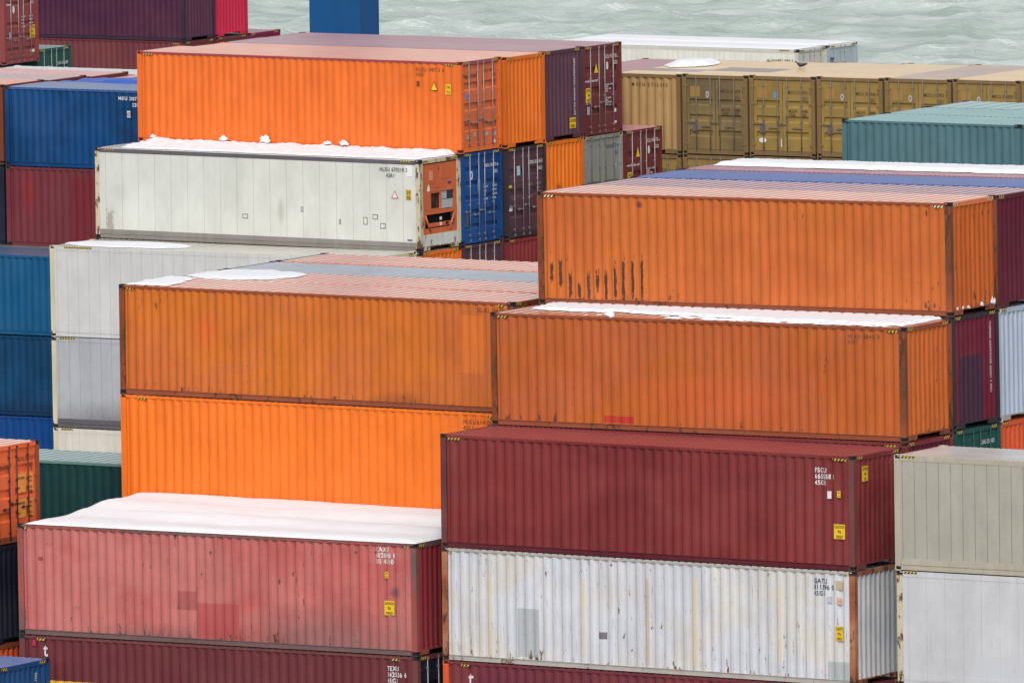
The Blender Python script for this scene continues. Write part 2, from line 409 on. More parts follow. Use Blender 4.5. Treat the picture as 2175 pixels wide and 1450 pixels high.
            # gasket: dark rubber round the leaf
            def mg(bm, ya=ya, yb=yb):
                box(bm, L-.07, L-.055, ya-.014, ya, .16, H-.13); box(bm, L-.07, L-.055, yb, yb+.008, .16, H-.13); box(bm, L-.07, L-.05, ya, yb, H-.142, H-.128); box(bm, L-.07, L-.05, ya, yb, .158, .172)
            part('gasket', cached(('gasket', L, H, k), mg), GASK, d)
            ys = (ya+.36, yb-.17) if k == 0 else (ya+.17, yb-.36)
            for j, y in enumerate(ys):
                def mbar(bm, y=y):
                    tube(bm, (L-.016, y, .09), (L-.016, y, H-.05), .017)
                    for z in (.075, H-.115): box(bm, L-.042, L-.004, y-.045, y+.045, z, z+.07)
                    for z in (.26, H*.42, H*.62, H-.36): box(bm, L-.044, L-.006, y-.035, y+.035, z, z+.05)
                part('locking_bar', cached(('locking_bar', L, H, k, j), mbar), g('bar', GALV), d)
                def mh(bm, y=y, k=k, j=j):
                    zz = .95+(0.07 if j == 0 else -.05); s = 1 if (k == 0) == (j == 1) else -1
                    if j == (1 if k == 0 else 0): s = -s
                    box(bm, L-.03, L-.002, min(y, y+s*.34), max(y, y+s*.34), zz, zz+.02); box(bm, L-.04, L-.001, y-.024, y+.024, zz-.015, zz+.035)
                    box(bm, L-.04, L-.004, y+s*.24-.022, y+s*.24+.022, zz-.03, zz+.05)
                part('door_handle', cached(('door_handle', L, H, k, j), mh), g('bar', GALV), d)
            for z in (.32, 1.0, H-1.0 if H > 2.7 else 1.65, H-.4):
                def mhi(bm, z=z, k=k):
                    y0, y1 = (.05, .21) if k == 0 else (W_-.21, W_-.05); box(bm, L-.045, L-.012, y0, y1, z, z+.06)
                    yy = .1 if k == 0 else W_-.1; tube(bm, (L-.02, yy, z-.03), (L-.02, yy, z+.09), .02)
                part('hinge', cached(('hinge', L, H, k, z), mhi), fm, d)
    # hazard tape near the top corners
    hz = g('haz', (.24, .62, HAZ))
    if hz:
        a0, a1, hm = hz
        zt_ = H-.075
        for (x0, x1) in ((a0, a1), (L-a1, L-a0)):
            bm = bmesh.new(); y_ = -.001 if not reefer else -.001
            zc = zt_-(.06 if not reefer else .0)
            box(bm, x0, x1, .0, .006, zc, zc+.055)
            part('hazard_tape', tomesh('hazard_tape', bm), hm, root)
        if g('ehaz', True):
            for (y0, y1) in ((.2, .46), (W_-.46, W_-.2)):
                bm = bmesh.new(); box(bm, L-.008, L-.002, y0, y1, H-.105, H-.03); part('hazard_tape', tomesh('hazard_tape', bm), hm, root)
    # lettering on the long side
    for (s, a, z, size, m) in g('text', []):
        lettering('container_number', s, size, m, root, 'side', a, z, prof, L)
    for (s, a, z, size, m) in g('etext', []):
        if end == 'wall' : lettering('container_number', s, size, m, root, 'end', a, z, epr, L)
        else: lettering('container_number', s, size, m, root, 'end', a, z, None, L, proud=-.038, sx=.74)
    for (s, a, z, size, m) in g('vtext', []):
        lettering('container_number', s, size, m, root, 'end', a, z, None, L, rot=True)
    for (f, a, z, w_, h_, s) in g('caution', []):
        caution(root, f, a, z, w_, h_, s, L, .002 if f == 'side' else (.002 if end == 'wall' else .04))
    ex = g('extra')
    if ex: ex(root, L, H, prof)
    return root

# ------------------------------------------------------------------ placement tables
ST = {'B-1': (-51.580, 59.801, 9.633, 0.0024, 0), 'B0': (-51.548, 62.434, 9.655, -0.0045, -0.0005), 'B1': (-51.515, 64.916, 9.666, -0.0038, -0.0022),
      'B2': (-51.451, 67.478, 9.592, -0.0007, 0), 'B3': (-51.540, 69.960, 9.593, -0.0003, 0), 'B4': (-51.575, 72.446, 9.576, -0.0006, 0), 'B5': (-51.56, 74.96, 9.576, -.0006, 0),
      'L0': (-12.933, -0.077, 8.709, 0.0021, 0.0035), 'L1': (-12.767, 2.442, 8.759, 0, 0), 'L2': (-12.951, 4.943, 8.730, -0.0028, -0.0040), 'L3': (-12.894, 7.399, 8.709, 0.0002, 0),
      'L4': (-12.845, 9.893, 8.721, -0.0001, 0), 'L5': (-12.793, 12.390, 8.728, -0.0005, 0.0030),
      'R0': (-0.025, 0.059, 8.683, -0.0038, -0.0064), 'R1': (0.077, 2.456, 8.689, 0.0041, 0.0024), 'R2': (0.060, 4.931, 8.692, 0.0076, 0.0052),
      'R3': (0.0, 7.406, 8.675, 0.0076, 0.0052), 'R4': (-0.058, 9.865, 8.69, 0.0076, 0.0045), 'R5': (-0.054, 12.341, 8.70, 0.0076, 0.0040)}
def at(st, z=0., dx=0., **k):
    x, y, zz, sl, yw = ST[st]
    def f(spec): return container(dict(spec, **k), (x+dx*math.cos(yw)-sl*z, y+dx*yw, zz+z+sl*dx), yw, sl)
    return f
# ------------------------------------------------------------------ ground, sea, hidden hills of nothing: quay and water
def ground():
    bm = bmesh.new(); xs = [-900, -300, -100, -40, 30, 200, 900]; ys = [-400, -60, 0, 62, 130, 200]
    def gz(y): return 0.0 if y <= 0 else min(.85, .85*y/62)
    g = [[bm.verts.new((x, y, gz(y))) for x in xs] for y in ys]
    for a, b in zip(g, g[1:]):
        for i in range(len(xs)-1): bm.faces.new([a[i], a[i+1], b[i+1], b[i]])
    q = [bm.verts.new((x, 200, -8)) for x in xs]
    for i in range(len(xs)-1): bm.faces.new([g[-1][i], g[-1][i+1], q[i+1], q[i]])
    m, N, b = newmat('asphalt'); tc = N.n.new('ShaderNodeTexCoord')
    f = N.noise(tc.outputs['Object'], .8, 8, .7)
    N.link(N.mix(N.ramp(f, .35, .65), (.045, .045, .048, 1), (.11, .11, .11, 1)), b.inputs['Base Color']); b.inputs['Roughness'].default_value = .85
    o = bpy.data.objects.new('ground', tomesh('ground', bm)); o.data.materials.append(m); col.objects.link(o)
    tag(o, kind='structure')
ground()

def sea():
    Nn = 512; T = 136.0; rng = np.random.default_rng(11)
    k1 = 2*np.pi*np.fft.fftfreq(Nn, T/Nn); KX, KY = np.meshgrid(k1, k1, indexing='ij'); K = np.sqrt(KX**2+KY**2); K[0, 0] = 1
    wd = np.array([math.cos(math.radians(-62)), math.sin(math.radians(-62))]); Lw = 4.3**2/9.81
    cosw = (KX*wd[0]+KY*wd[1])/K
    P = np.exp(-1/(K*Lw)**2)/K**4*(.12+.88*cosw**2)*np.exp(-(K*.10)**2); P[0, 0] = 0; P[K < .35] *= .3
    Hh = (rng.normal(size=K.shape)+1j*rng.normal(size=K.shape))*np.sqrt(P)
    h = np.real(np.fft.ifft2(Hh)); s = .21/h.std(); h *= s
    dx = np.real(np.fft.ifft2(1j*KX/K*Hh))*s; dy = np.real(np.fft.ifft2(1j*KY/K*Hh))*s
    lam = 1.15
    jxx = np.gradient(dx, T/Nn, axis=0)*lam; jyy = np.gradient(dy, T/Nn, axis=1)*lam; jxy = np.gradient(dx, T/Nn, axis=1)*lam
    J = (1+jxx)*(1+jyy)-jxy**2
    foam = np.clip((.60-J)/.6, 0, 1)
    f2 = foam.copy()
    for i in range(7):                                     # foam trails smeared down-wind
        f2 = np.maximum(f2*1.0, .90*np.roll(np.roll(f2, 1, 0), -1, 1))
        f2 = (f2*2+np.roll(f2, 1, 0)+np.roll(f2, 1, 1))/4
    foam = np.clip(np.maximum(foam, f2*1.1), 0, 1)
    ax = (np.arange(Nn)/Nn-.5)*T; GX, GY = np.meshgrid(ax, ax, indexing='ij')
    ang = math.radians(31.5); cx, cy = -180.0, 300.0
    lx, ly = GX-dx*lam*-1, GY-dy*lam*-1
    X = cx+lx*math.cos(ang)-ly*math.sin(ang); Y = cy+lx*math.sin(ang)+ly*math.cos(ang)
    V = np.stack([X, Y, -3+h], -1).reshape(-1, 3)
    idx = np.arange(Nn*Nn).reshape(Nn, Nn)
    F = np.stack([idx[:-1, :-1], idx[1:, :-1], idx[1:, 1:], idx[:-1, 1:]], -1).reshape(-1, 4)
    base = len(V); hw = T/2-1.2; R = 6000
    fr = []
    for (a, b_) in ((-hw, -hw), (hw, -hw), (hw, hw), (-hw, hw)): fr.append((cx+a*math.cos(ang)-b_*math.sin(ang), cy+a*math.sin(ang)+b_*math.cos(ang), -3.0))
    for (a, b_) in ((-R, -100), (R, -100), (R, R), (-R, R)): fr.append((cx+a*math.cos(ang)-b_*math.sin(ang), cy+a*math.sin(ang)+b_*math.cos(ang), -3.0))
    V = np.vstack([V, np.array(fr)])
    Fo = [[base+i, base+(i+1) % 4, base+4+(i+1) % 4, base+4+i] for i in range(4)]
    me = bpy.data.meshes.new('sea'); me.from_pydata(V.tolist(), [], F.tolist()+[f[::-1] for f in Fo]); me.update()
    at_ = me.attributes.new('foam', 'FLOAT', 'POINT'); at_.data.foreach_set('value', np.concatenate([foam.ravel(), np.zeros(8)]).astype(np.float32))
    me.polygons.foreach_set('use_smooth', np.ones(len(me.polygons), bool))
    m, N, b = newmat('sea_water'); tc = N.n.new('ShaderNodeTexCoord'); an = N.n.new('ShaderNodeAttribute'); an.attribute_name = 'foam'
    V0 = N.mapping(tc.outputs['Object'], sc=(1, 1, 1))
    rot = N.n.new('ShaderNodeMapping'); rot.inputs['Rotation'].default_value = (0, 0, -ang); N.link(tc.outputs['Object'], rot.inputs['Vector'])
    fn = N.noise(N.mapping(rot.outputs[0], sc=(.8, 2.2, 1)), 2.4, 9, .8)
    fn2 = N.noise(N.mapping(rot.outputs[0], sc=(.10, .22, 1)), 1., 4, .6)
    fo = N.math('ADD', N.math('MULTIPLY', an.outputs['Fac'], .8), N.math('MULTIPLY', N.math('SUBTRACT', fn, .5), 1.9))
    fo = N.math('ADD', fo, N.math('MULTIPLY', N.math('SUBTRACT', fn2, .5), .7))
    fo = N.ramp(fo, .16, 1.0)
    water = N.mix(N.ramp(fn2, .35, .65), (.30, .38, .33, 1), (.52, .575, .55, 1))
    N.link(N.mix(fo, water, (.85, .87, .88, 1)), b.inputs['Base Color'])
    N.link(N.ramp(fo, 0, 1, .2, .7), b.inputs['Roughness']); b.inputs['IOR'].default_value = 1.33
    bp = N.n.new('ShaderNodeBump'); bp.inputs['Strength'].default_value = .9; bp.inputs['Distance'].default_value = .22
    N.link(N.noise(N.mapping(rot.outputs[0], sc=(1.2, 2.2, 1)), 2.2, 5, .65), bp.inputs['Height']); N.link(bp.outputs[0], b.inputs['Normal'])
    me.materials.append(m); o = bpy.data.objects.new('sea', me); col.objects.link(o); tag(o, kind='structure')
sea()

# ------------------------------------------------------------------ paints
p_J = paint('paint_bright_orange', (240, 118, 48), rust=.12, fade=.05, seed=1)
p_K = paint('paint_clean_orange', (234, 118, 40), rust=.2, fade=.06, seed=2, axis=1)
p_F = paint('paint_vivid_orange', (242, 122, 40), rust=.2, fade=.06, seed=3)
p_G = paint('paint_faded_orange', (202, 107, 50), rust=.6, fade=.12, seed=4, c2=(208, 114, 42), streak=.5, scuff=.5, dark=(112, 62, 36), patches=[(10.9, 1.75, .35, .75, (230, 125, 55), .5, 'hard'), (2.7, 1.75, .55, .5, (222, 100, 52), .5, 'soft'), (8.6, .15, .9, .3, (110, 60, 40), .4, 'soft')])
Dp = []
for (u_, v0, v1) in ((1168, 560, 596), (1187, 556, 606), (1208, 580, 632), (1227, 604, 634), (1247, 583, 634), (1267, 578, 616), (1285, 580, 636), (1305, 560, 638), (1323, 556, 639), (1343, 557, 640), (1363, 556, 640)):
    bt = 644.5+.035*(u_-1140); Dp.append(((u_-1139)/72.2, (bt-(v0+v1)/2)/82+.0, .036, (v1-v0)/164, (72, 48, 42), .95, 'ragged'))
Dp.append((3.05, 2.62, .13, .1, (96, 60, 70), .9, 'soft'))
p_D = paint('paint_scraped_orange', (204, 110, 48), rust=.65, fade=.12, seed=5, patches=Dp, c2=(198, 104, 52), streak=.4, scuff=.5, dark=(112, 62, 36))
p_C = paint('paint_dull_orange', (192, 98, 50), rust=.6, fade=.14, seed=6, c2=(194, 103, 44), streak=.5, scuff=.5, dark=(112, 62, 36), patches=[(3.79, .27, .44, .09, (184, 52, 48), .9, 'hard'), (6.5, .9, 2.6, .7, (208, 96, 54), .5, 'soft')])
p_fr = paint('frame_rusty_orange', (158, 82, 48), rust=1.9, fade=.2, seed=7, c2=(120, 72, 52))
p_fb = paint('rail_brown_orange', (150, 78, 52), rust=.7, fade=.15, seed=8)
p_cast = paint('casting_brown', (92, 58, 52), rust=.8, seed=9)
p_castm = paint('casting_dark', (58, 48, 54), rust=.4, seed=9)
p_A = paint('paint_deep_maroon', (136, 54, 54), rust=.10, fade=.12, seed=10, c2=(124, 48, 50))
p_Ar = paint('roof_deep_maroon', (140, 42, 52), rust=.05, fade=.08, seed=10)
p_Ab = paint('rail_deep_maroon', (98, 34, 44), rust=.05, seed=11)
p_Ap = paint('post_brown_maroon', (122, 66, 64), rust=.6, seed=11, c2=(104, 62, 66))
p_Bw = paint('paint_scuffed_white', (214, 216, 224), rust=.8, fade=.1, seed=12, scuff=.55, streak=.35, c2=(217, 213, 206), dark=(112, 80, 64), bands=.04,
             patches=[(2.57, .83, .32, .62, (168, 174, 176), .75, 'hard'), (4.78, .88, .12, .09, (128, 118, 128), 1, 'hard'), (11.75, .35, .36, .25, (165, 176, 176), .8, 'hard'), (10.0, 1.5, .07, 1.0, (222, 210, 184), .6, 'hard'), (7.5, 1.4, .08, 1.1, (218, 202, 168), .7, 'hard'), (6.1, 1.3, .06, 1.1, (206, 170, 130), .6, 'hard'), (1.4, 1.3, .08, 1.1, (220, 206, 176), .6, 'hard'), (4.2, 1.3, .07, 1.0, (220, 204, 172), .6, 'hard')])
p_Bf = paint('frame_rusty_white', (190, 130, 96), rust=1.7, fade=.1, seed=13, c2=(150, 84, 56))
p_Be = paint('end_scuffed_white', (206, 206, 208), rust=.5, seed=14, scuff=.3, axis=1, c2=(188, 194, 200))
p_Br = paint('rail_dirty_white', (186, 180, 172), rust=.5, seed=15)
p_E = paint('paint_faded_pink_red', (206, 120, 114), scuff=.35, dark=(130, 64, 60), rust=.8, fade=.25, seed=16, c2=(200, 104, 100), streak=.4, patches=[
    (9.4, .05, 3.4, 1.15, (118, 98, 98), .6, 'soft'), (4.3, .0, 2.6, .5, (104, 92, 96), .5, 'soft'), (5.2, 1.12, .30, .24, (160, 84, 84), .7, 'hard'), (6.15, .62, .63, .46, (176, 74, 76), .65, 'hard'), (11.55, 1.62, .17, .17, (126, 82, 92), .9, 'soft'), (.7, 2.0, .06, .05, (150, 50, 50), .8, 'hard')])
p_Ef = paint('frame_pink_brown', (168, 88, 80), rust=.9, seed=17, c2=(120, 96, 92))
p_Erl = paint('rail_grey_brown', (118, 92, 92), rust=.3, seed=18)
p_Ee = paint('end_maroon', (142, 48, 56), rust=.2, seed=18, axis=1)  # deeper red than the pink side
p_TX = paint('paint_plum_maroon', (110, 48, 54), rust=.12, fade=.1, seed=19, patches=[(1.3, .8, 1.6, .93, (236, 186, 60), .95, 'hard')])
p_TX2 = paint('paint_maroon_lower', (126, 58, 60), rust=.1, seed=20, c2=(116, 52, 70))
p_mar = paint('paint_maroon', (112, 44, 54), rust=.1, seed=21, axis=1)
p_marR3 = paint('paint_wine', (96, 26, 48), rust=.06, seed=22, axis=1)
p_marR2 = paint('paint_wine_patched', (110, 28, 50), rust=.06, seed=23, axis=1, patches=[(.98, .95, .55, .88, (66, 44, 62), .95, 'hard')])
p_roofmar = paint('roof_maroon', (158, 72, 84), rust=.12, fade=.2, seed=24)
p_roofblue = paint('roof_blue', (50, 84, 160), rust=.02, fade=.1, seed=25)
p_lg = paint('paint_pale_blue_grey', (184, 196, 214), rust=.12, seed=26, axis=1)
p_or3 = paint('paint_red_orange', (222, 92, 48), rust=.15, seed=27, axis=1)
p_grn = paint('paint_bottle_green', (20, 68, 66), rust=.03, seed=28, c2=(24, 60, 70))
p_grn2 = paint('paint_pine_green', (30, 84, 78), rust=.05, seed=29, axis=1)
p_dark = paint('paint_dark_navy', (26, 30, 48), rust=.05, seed=30)
p_od = paint('paint_orange_doors', (226, 106, 62), rust=.15, seed=31, axis=1)
p_blu = paint('paint_blue_low', (14, 74, 128), rust=.02, seed=32)
p_T = paint('paint_beige', (180, 176, 164), rust=.0, fade=.08, seed=33, scuff=.15, dark=(120, 112, 100), seams=(.345, .018, .6, False), bands=.03, rough=.35)
p_Tf = paint('frame_beige', (186, 178, 160), rust=.25, seed=34)
p_T2 = paint('paint_offwhite', (210, 210, 214), rust=.02, fade=.06, seed=35, seams=(.52, .012, .3, False), scuff=.5, dark=(158, 150, 146), bands=.04, rough=.35, patches=[(4.2, .35, 2.0, .5, (206, 209, 216), .6, 'hard')])
p_N = paint('paint_white_reefer', (214, 214, 213), rust=.0, fade=.05, seed=36, scuff=.2, dark=(150, 146, 130), seams=(.40, .014, .38, False), bands=.025, rough=.35)
p_Nr = paint('roof_cream', (214, 208, 188), rust=.05, seed=37)
p_Nf = paint('frame_cream_yellow', (212, 206, 172), rust=.5, seed=37)
p_O = paint('paint_grey_reefer', (184, 186, 192), rust=.0, seed=38, seams=(.40, .016, .5, False), scuff=.3, bands=.03, rough=.35, patches=[(2.6, .0, 3.2, .9, (110, 108, 112), .7, 'soft')])
p_Og = paint('rail_dark_grey', (104, 100, 106), rust=.1, seed=39)
p_P = paint('paint_cream_reefer', (226, 218, 206), rust=.02, seed=40, seams=(.27, .014, .25, False), bands=.05)
p_I = paint('paint_white_panelled', (218, 220, 212), rust=.0, fade=.04, seed=41, seams=(.62, .014, .75, True), scuff=.18, dark=(150, 146, 126), bands=.02, rough=.33, patches=[(.55, .55, .12, .3, (140, 132, 104), .6, 'ragged'), (7.0, 1.1, .14, .45, (176, 174, 160), .6, 'soft')])
p_If = paint('frame_cream_rust', (212, 202, 172), scuff=.6, dark=(120, 84, 40), rust=1.6, seed=42)
p_Ir = paint('rail_warm_grey', (148, 142, 136), rust=.2, seed=43, scuff=.4)
p_It = paint('rail_slate', (104, 98, 106), rust=.02, seed=43)
p_mach = paint('unit_orange', (212, 108, 66), rust=.5, seed=44, axis=1)
p_bd = paint('paint_blue_doors', (14, 78, 150), rust=.02, seed=45, axis=1, c2=(20, 70, 130))
p_plum = paint('paint_plum', (88, 54, 66), rust=.05, seed=46, axis=1)
p_fsc = paint('paint_brown_maroon', (116, 52, 52), rust=.05, seed=47, axis=1)
p_red = paint('paint_brick_red', (136, 46, 50), rust=.05, seed=48, axis=1)
p_gry = paint('paint_grey_doors', (146, 148, 144), rust=.15, seed=49, axis=1, c2=(150, 148, 130))
p_Q = paint('paint_navy_blue', (8, 72, 128), rust=.05, seed=50, scuff=.15, c2=(10, 60, 104), dark=(30, 40, 60))
p_Qr = paint('roof_steel_blue', (60, 96, 156), rust=.02, seed=51)
p_R = paint('paint_patched_red', (118, 50, 58), rust=.05, seed=52, scuff=.3, dark=(40, 24, 34), patches=[(.85, 1.7, .28, 1.0, (140, 46, 48), .6, 'soft'), (5.4, 1.3, .35, 1.1, (140, 24, 40), .8, 'hard'), (3.3, 1.2, .8, 1.1, (122, 36, 46), .6, 'hard')])
p_S = paint('paint_teal_blue', (12, 92, 138), rust=.02, seed=53)
p_U = paint('paint_deep_blue', (10, 78, 124), rust=.02, seed=54, c2=(14, 66, 104), patches=[(9, .1, 8, .45, (20, 44, 78), .6, 'soft')])
p_V = paint('paint_royal_blue', (4, 74, 146), rust=.02, seed=55)
p_pinkr = paint('roof_pink', (216, 128, 124), rust=.25, seed=56)
p_maur = paint('roof_mauve', (188, 138, 136), rust=.1, seed=57)
p_orr = paint('roof_orange_l', (238, 132, 84), rust=.2, seed=58)
p_whr = paint('roof_white', (212, 212, 208), rust=.0, seed=59)
p_X = paint('paint_purple_maroon', (86, 42, 66), rust=.03, seed=60, c2=(78, 38, 66))
p_Xe = paint('end_purple_maroon', (92, 50, 74), rust=.03, seed=60, axis=1)
p_Xd = paint('rail_purple', (62, 44, 66), rust=.0, seed=60)
p_Y = paint('paint_dusty_maroon', (122, 64, 64), rust=.03, seed=61, c2=(118, 58, 72))
p_rr = paint('paint_crimson', (212, 40, 78), rust=.0, seed=62, axis=1)
p_mag = paint('paint_magenta_maroon', (138, 26, 70), rust=.0, seed=63)
p_fd = paint('paint_dusty_red_doors', (152, 72, 72), rust=.15, seed=64, axis=1)
p_cap = paint('paint_forest_green', (34, 88, 76), rust=.05, seed=65, axis=1)
p_tan = paint('paint_tan', (186, 150, 100), rust=.45, seed=66, axis=1, scuff=.3, dark=(110, 84, 60), c2=(176, 144, 98))
p_tanr = paint('roof_tan', (238, 196, 126), rust=.3, seed=67, c2=(226, 190, 140), scuff=.3, dark=(140, 110, 90))
p_tanr2 = paint('roof_tan_brown', (180, 142, 120), rust=.25, seed=68, c2=(206, 170, 120))
p_tanr3 = paint('roof_tan_patched', (216, 178, 118), rust=.2, seed=67, patches=[(4.0, .0, 9, 9, (216, 178, 118), .0, 'hard')])
p_td = paint('doors_tan', (164, 136, 70), rust=.25, seed=69, axis=1, c2=(152, 126, 72))
p_td2 = paint('doors_khaki', (146, 124, 78), rust=.4, seed=70, axis=1, scuff=.3, dark=(84, 72, 62), c2=(120, 104, 76))
p_tdf = paint('frame_khaki', (132, 108, 72), rust=.5, seed=71)
p_teal = paint('paint_sea_teal', (84, 120, 128), rust=.01, seed=72, bands=.03)
p_tealr = paint('roof_sea_teal', (110, 168, 164), rust=.02, seed=73)
p_greyr = paint('roof_silver_grey', (172, 178, 188), rust=.02, seed=74)
p_gror = paint('roof_worn_orange', (226, 124, 78), rust=.3, seed=75)
p_ft = paint('paint_far_white', (240, 238, 226), rust=.05, seed=76, seams=(.25, .02, .2, False))
p_fdoor = paint('doors_far_white', (216, 216, 204), rust=.1, seed=77, axis=1)
p_fdoor2 = paint('doors_far_blue_grey', (182, 200, 208), rust=.05, seed=78, axis=1)
p_grr = paint('roof_soft_green', (108, 148, 138), rust=.02, seed=79)
TAPE_E = HAZP

# ------------------------------------------------------------------ extras for single containers
def rod(name, mat, parent, a, b, r): bm = bmesh.new(); tube(bm, a, b, r); return part(name, tomesh(name, bm), mat, parent)
def boxes(name, mat, parent, lst):
    bm = bmesh.new()
    for q in lst: box(bm, *q)
    return part(name, tomesh(name, bm), mat, parent)
def stack_label(parent, L):                                 # small labels beside the number
    pass
def ex_A(r, L, H, pr):
    plate('data_label', WHT, r, 'side', 11.42, 1.80, .12, .19, .002, L); caution(r, 'side', 11.70, 1.84, .10, .17, "9'6\nH", L)
    caution(r, 'end', .40, 2.22, .30, .38, "UTION\n9'6\nHI", L)
def ex_B(r, L, H, pr):
    plate('data_label', plain('label_blue_white', (196, 200, 214), .5), r, 'side', 11.38, 2.08, .13, .16, .002, L)
    caution(r, 'side', 11.68, 2.04, .12, .17, "CM\nXX", L, mat=plain('label_orange', (232, 150, 90), .5), ink=WHT)
    plate('tan_plate', plain('label_tan', (196, 178, 150), .5), r, 'side', 11.64, 2.42, .2, .22, .002, L)
    lettering('chalk_writing', 'CNC', .14, INKO, r, 'side', 1.75, .02, None, L, 1.1, 1.2)
def ex_E(r, L, H, pr):
    caution(r, 'side', 11.25, 1.98, .11, .16, "2.9\n9'6", L)
def ex_TX(r, L, H, pr):
    bm = bmesh.new()
    lettering('company_mark', 't', .5, WHT, r, 'side', .73, 2.36, pr, L, 1, .85)
    plate('data_label', plain('label_crimson', (196, 30, 70), .5), r, 'side', .42, 2.62, .09, .16, .002, L)
def ex_T0(r, L, H, pr): lettering('company_mark', 't', .55, WHT, r, 'side', .75, 2.28, pr, L, 1, .9)
def ex_J(r, L, H, pr):
    plate('data_label', INKO, r, 'side', 10.55, 2.08, .10, .17, .002, L)
    t = plate('warning_triangle', YEL, r, 'side', 11.08, 1.98, .24, .24, .002, L, tri=True, th=.008); tb = plate('triangle_border', INK, t, 'side', 11.05, 1.965, .30, .285, .002, L, tri=True, th=.004)
    caution(r, 'side', 11.62, 1.86, .20, .32, "2.9m\n9 6", L)
    lettering('company_name', 'Hapag-Lloyd', .19, INKO, r, 'end', .17, 2.36, None, L, 1, .95, proud=-.036)
    plate('data_label', plain('label_blue', (110, 130, 190), .5), r, 'end', .35, 1.66, .14, .2, .04, L)
    for (a, z) in ((.38, .42), (.78, .48), (1.5, .45), (2.0, .42)): plate('data_plate', plain('plate_grey', (170, 160, 165), .5), r, 'end', a, z, .16, .13, .04, L)
    plate('data_label', WHT, r, 'end', 1.98, .2, .12, .1, .04, L)
def ex_M(r, L, H, pr):
    t = plate('warning_triangle', YEL, r, 'end', .78, 2.0, .24, .3, .04, L, tri=True)
    plate('caution_oval', WHT, r, 'end', 1.52, 2.05, .13, .26, .04, L, round_=True)
    lettering('web_address', 'www.florens.com', .13, WHT, r, 'end', .2, 1.72, None, L, 1, .86, proud=-.036)
    caution(r, 'end', .24, 1.08, .34, .46, "CAUTION\n9'6\nHIGH", L, depth=.04)
    for i, z in enumerate((1.55, 1.48, 1.41, 1.34)): lettering('weight_table', ('MAX.GR.  30480', '67200', 'TARE  3980', '8770')[i], .07, WHT, r, 'end', 1.45, z, None, L, 1, 1, proud=-.036)
    for i, z in enumerate((1.12, 1.05, .98, .91)): lettering('weight_table', ('NET  26500', '58420', 'CU.CAP 76.3', '2694')[i], .07, WHT, r, 'end', 1.45, z, None, L, 1, 1, proud=-.036)
    plate('data_plate', plain('plate_grey', (170, 160, 165), .5), r, 'end', .3, .68, .17, .26, .04, L)
    plate('data_label', WHT, r, 'end', 1.95, .66, .16, .12, .04, L); plate('data_label', WHT, r, 'end', 1.98, .3, .15, .08, .04, L)
def ex_dark(r, L, H, pr):
    lettering('vertical_writing', 'REFRIGERATION LEASING CO LTD', .13, WHT, r, 'end', 1.86, 2.55, None, L, rot=True)
    caution(r, 'end', 1.58, .32, .38, .34, "CAUTION\nHIGH", L)
def ex_V(r, L, H, pr):
    lettering('vertical_writing', 'FLORENS CONTAINER 665321 4 45G1', .12, WHT, r, 'end', 1.92, 2.62, None, L, rot=True)
def weights(r, L, z, m, a=1.45):
    for i in range(4): lettering('weight_table', ('MAX.WT', 'TARE', 'NET', 'CU.CAP')[i], .085, m, r, 'end', a-.1, z-i*.13, None, L, 1, .8, proud=-.036); lettering('weight_table', ('30480 KG', '3900 KG', '26580 KG', '76.4 M3')[i], .085, m, r, 'end', a+.42, z-i*.13, None, L, 1, .8, proud=-.036)
def ex_bd(r, L, H, pr):
    plate('caution_oval', WHT, r, 'end', .55, 2.02, .16, .28, .04, L, round_=True); plate('inner_oval', p_bd, r, 'end', .60, 2.08, .06, .16, .037, L, round_=True)
    weights(r, L, 1.72, WHT); plate('data_plate', plain('plate_olive', (70, 80, 90), .6), r, 'end', .22, .55, .2, .42, .04, L)
    plate('paint_blotch', plain('blotch_blue_grey', (84, 120, 160), .6), r, 'end', .96, 1.55, .2, .5, .036, L, round_=True)
def ex_cp(r, L, H, pr):
    plate('data_label', plain('label_pale_teal', (170, 200, 205), .5), r, 'end', .7, 1.98, .2, .3, .04, L); plate('data_label', YEL, r, 'end', .2, 1.62, .18, .08, .04, L)
    plate('data_label', WHT, r, 'end', .2, .88, .2, .12, .04, L); weights(r, L, 1.62, plain('grey_lettering', (165, 150, 158), .6))
def ex_gr(r, L, H, pr): plate('caution_oval', plain('label_grey', (178, 180, 176), .5), r, 'end', 1.95, 1.75, .12, .16, .04, L, round_=True)
def ex_od(r, L, H, pr):
    lettering('company_name', 'Hapag-Lloyd', .2, INKO, r, 'end', .22, 1.98, None, L, 1, .93, proud=-.036)
    y2 = plain('label_ochre', (222, 150, 70), .5)
    for z in (1.28, .62): plate('weight_panel', y2, r, 'end', 1.42, z, .42, .5, .042, L); plate('weight_panel', y2, r, 'end', 1.92, z, .26, .5, .042, L)
    for z in (1.64, 1.38, .98, .72):
        lettering('weight_table', 'MAX.GROSS' if z in (1.64, .98) else 'NET', .08, INK, r, 'end', 1.44, z, None, L, 1, .75, proud=-.03)
        lettering('weight_table', '30480 KG', .07, INK, r, 'end', 1.94, z, None, L, 1, .6, proud=-.03); lettering('weight_table', '67200 LB', .07, INK, r, 'end', 1.94, z-.1, None, L, 1, .6, proud=-.03)
    plate('data_plate', plain('plate_dark', (80, 50, 50), .6), r, 'end', 1.42, .28, .2, .12, .04, L)
def ex_cl(r, L, H, pr): pass
def ex_cap(r, L, H, pr): lettering('company_name', 'CAPITAL', .3, WHT, r, 'end', .22, 1.98, None, L, 1, .85, proud=-.036)
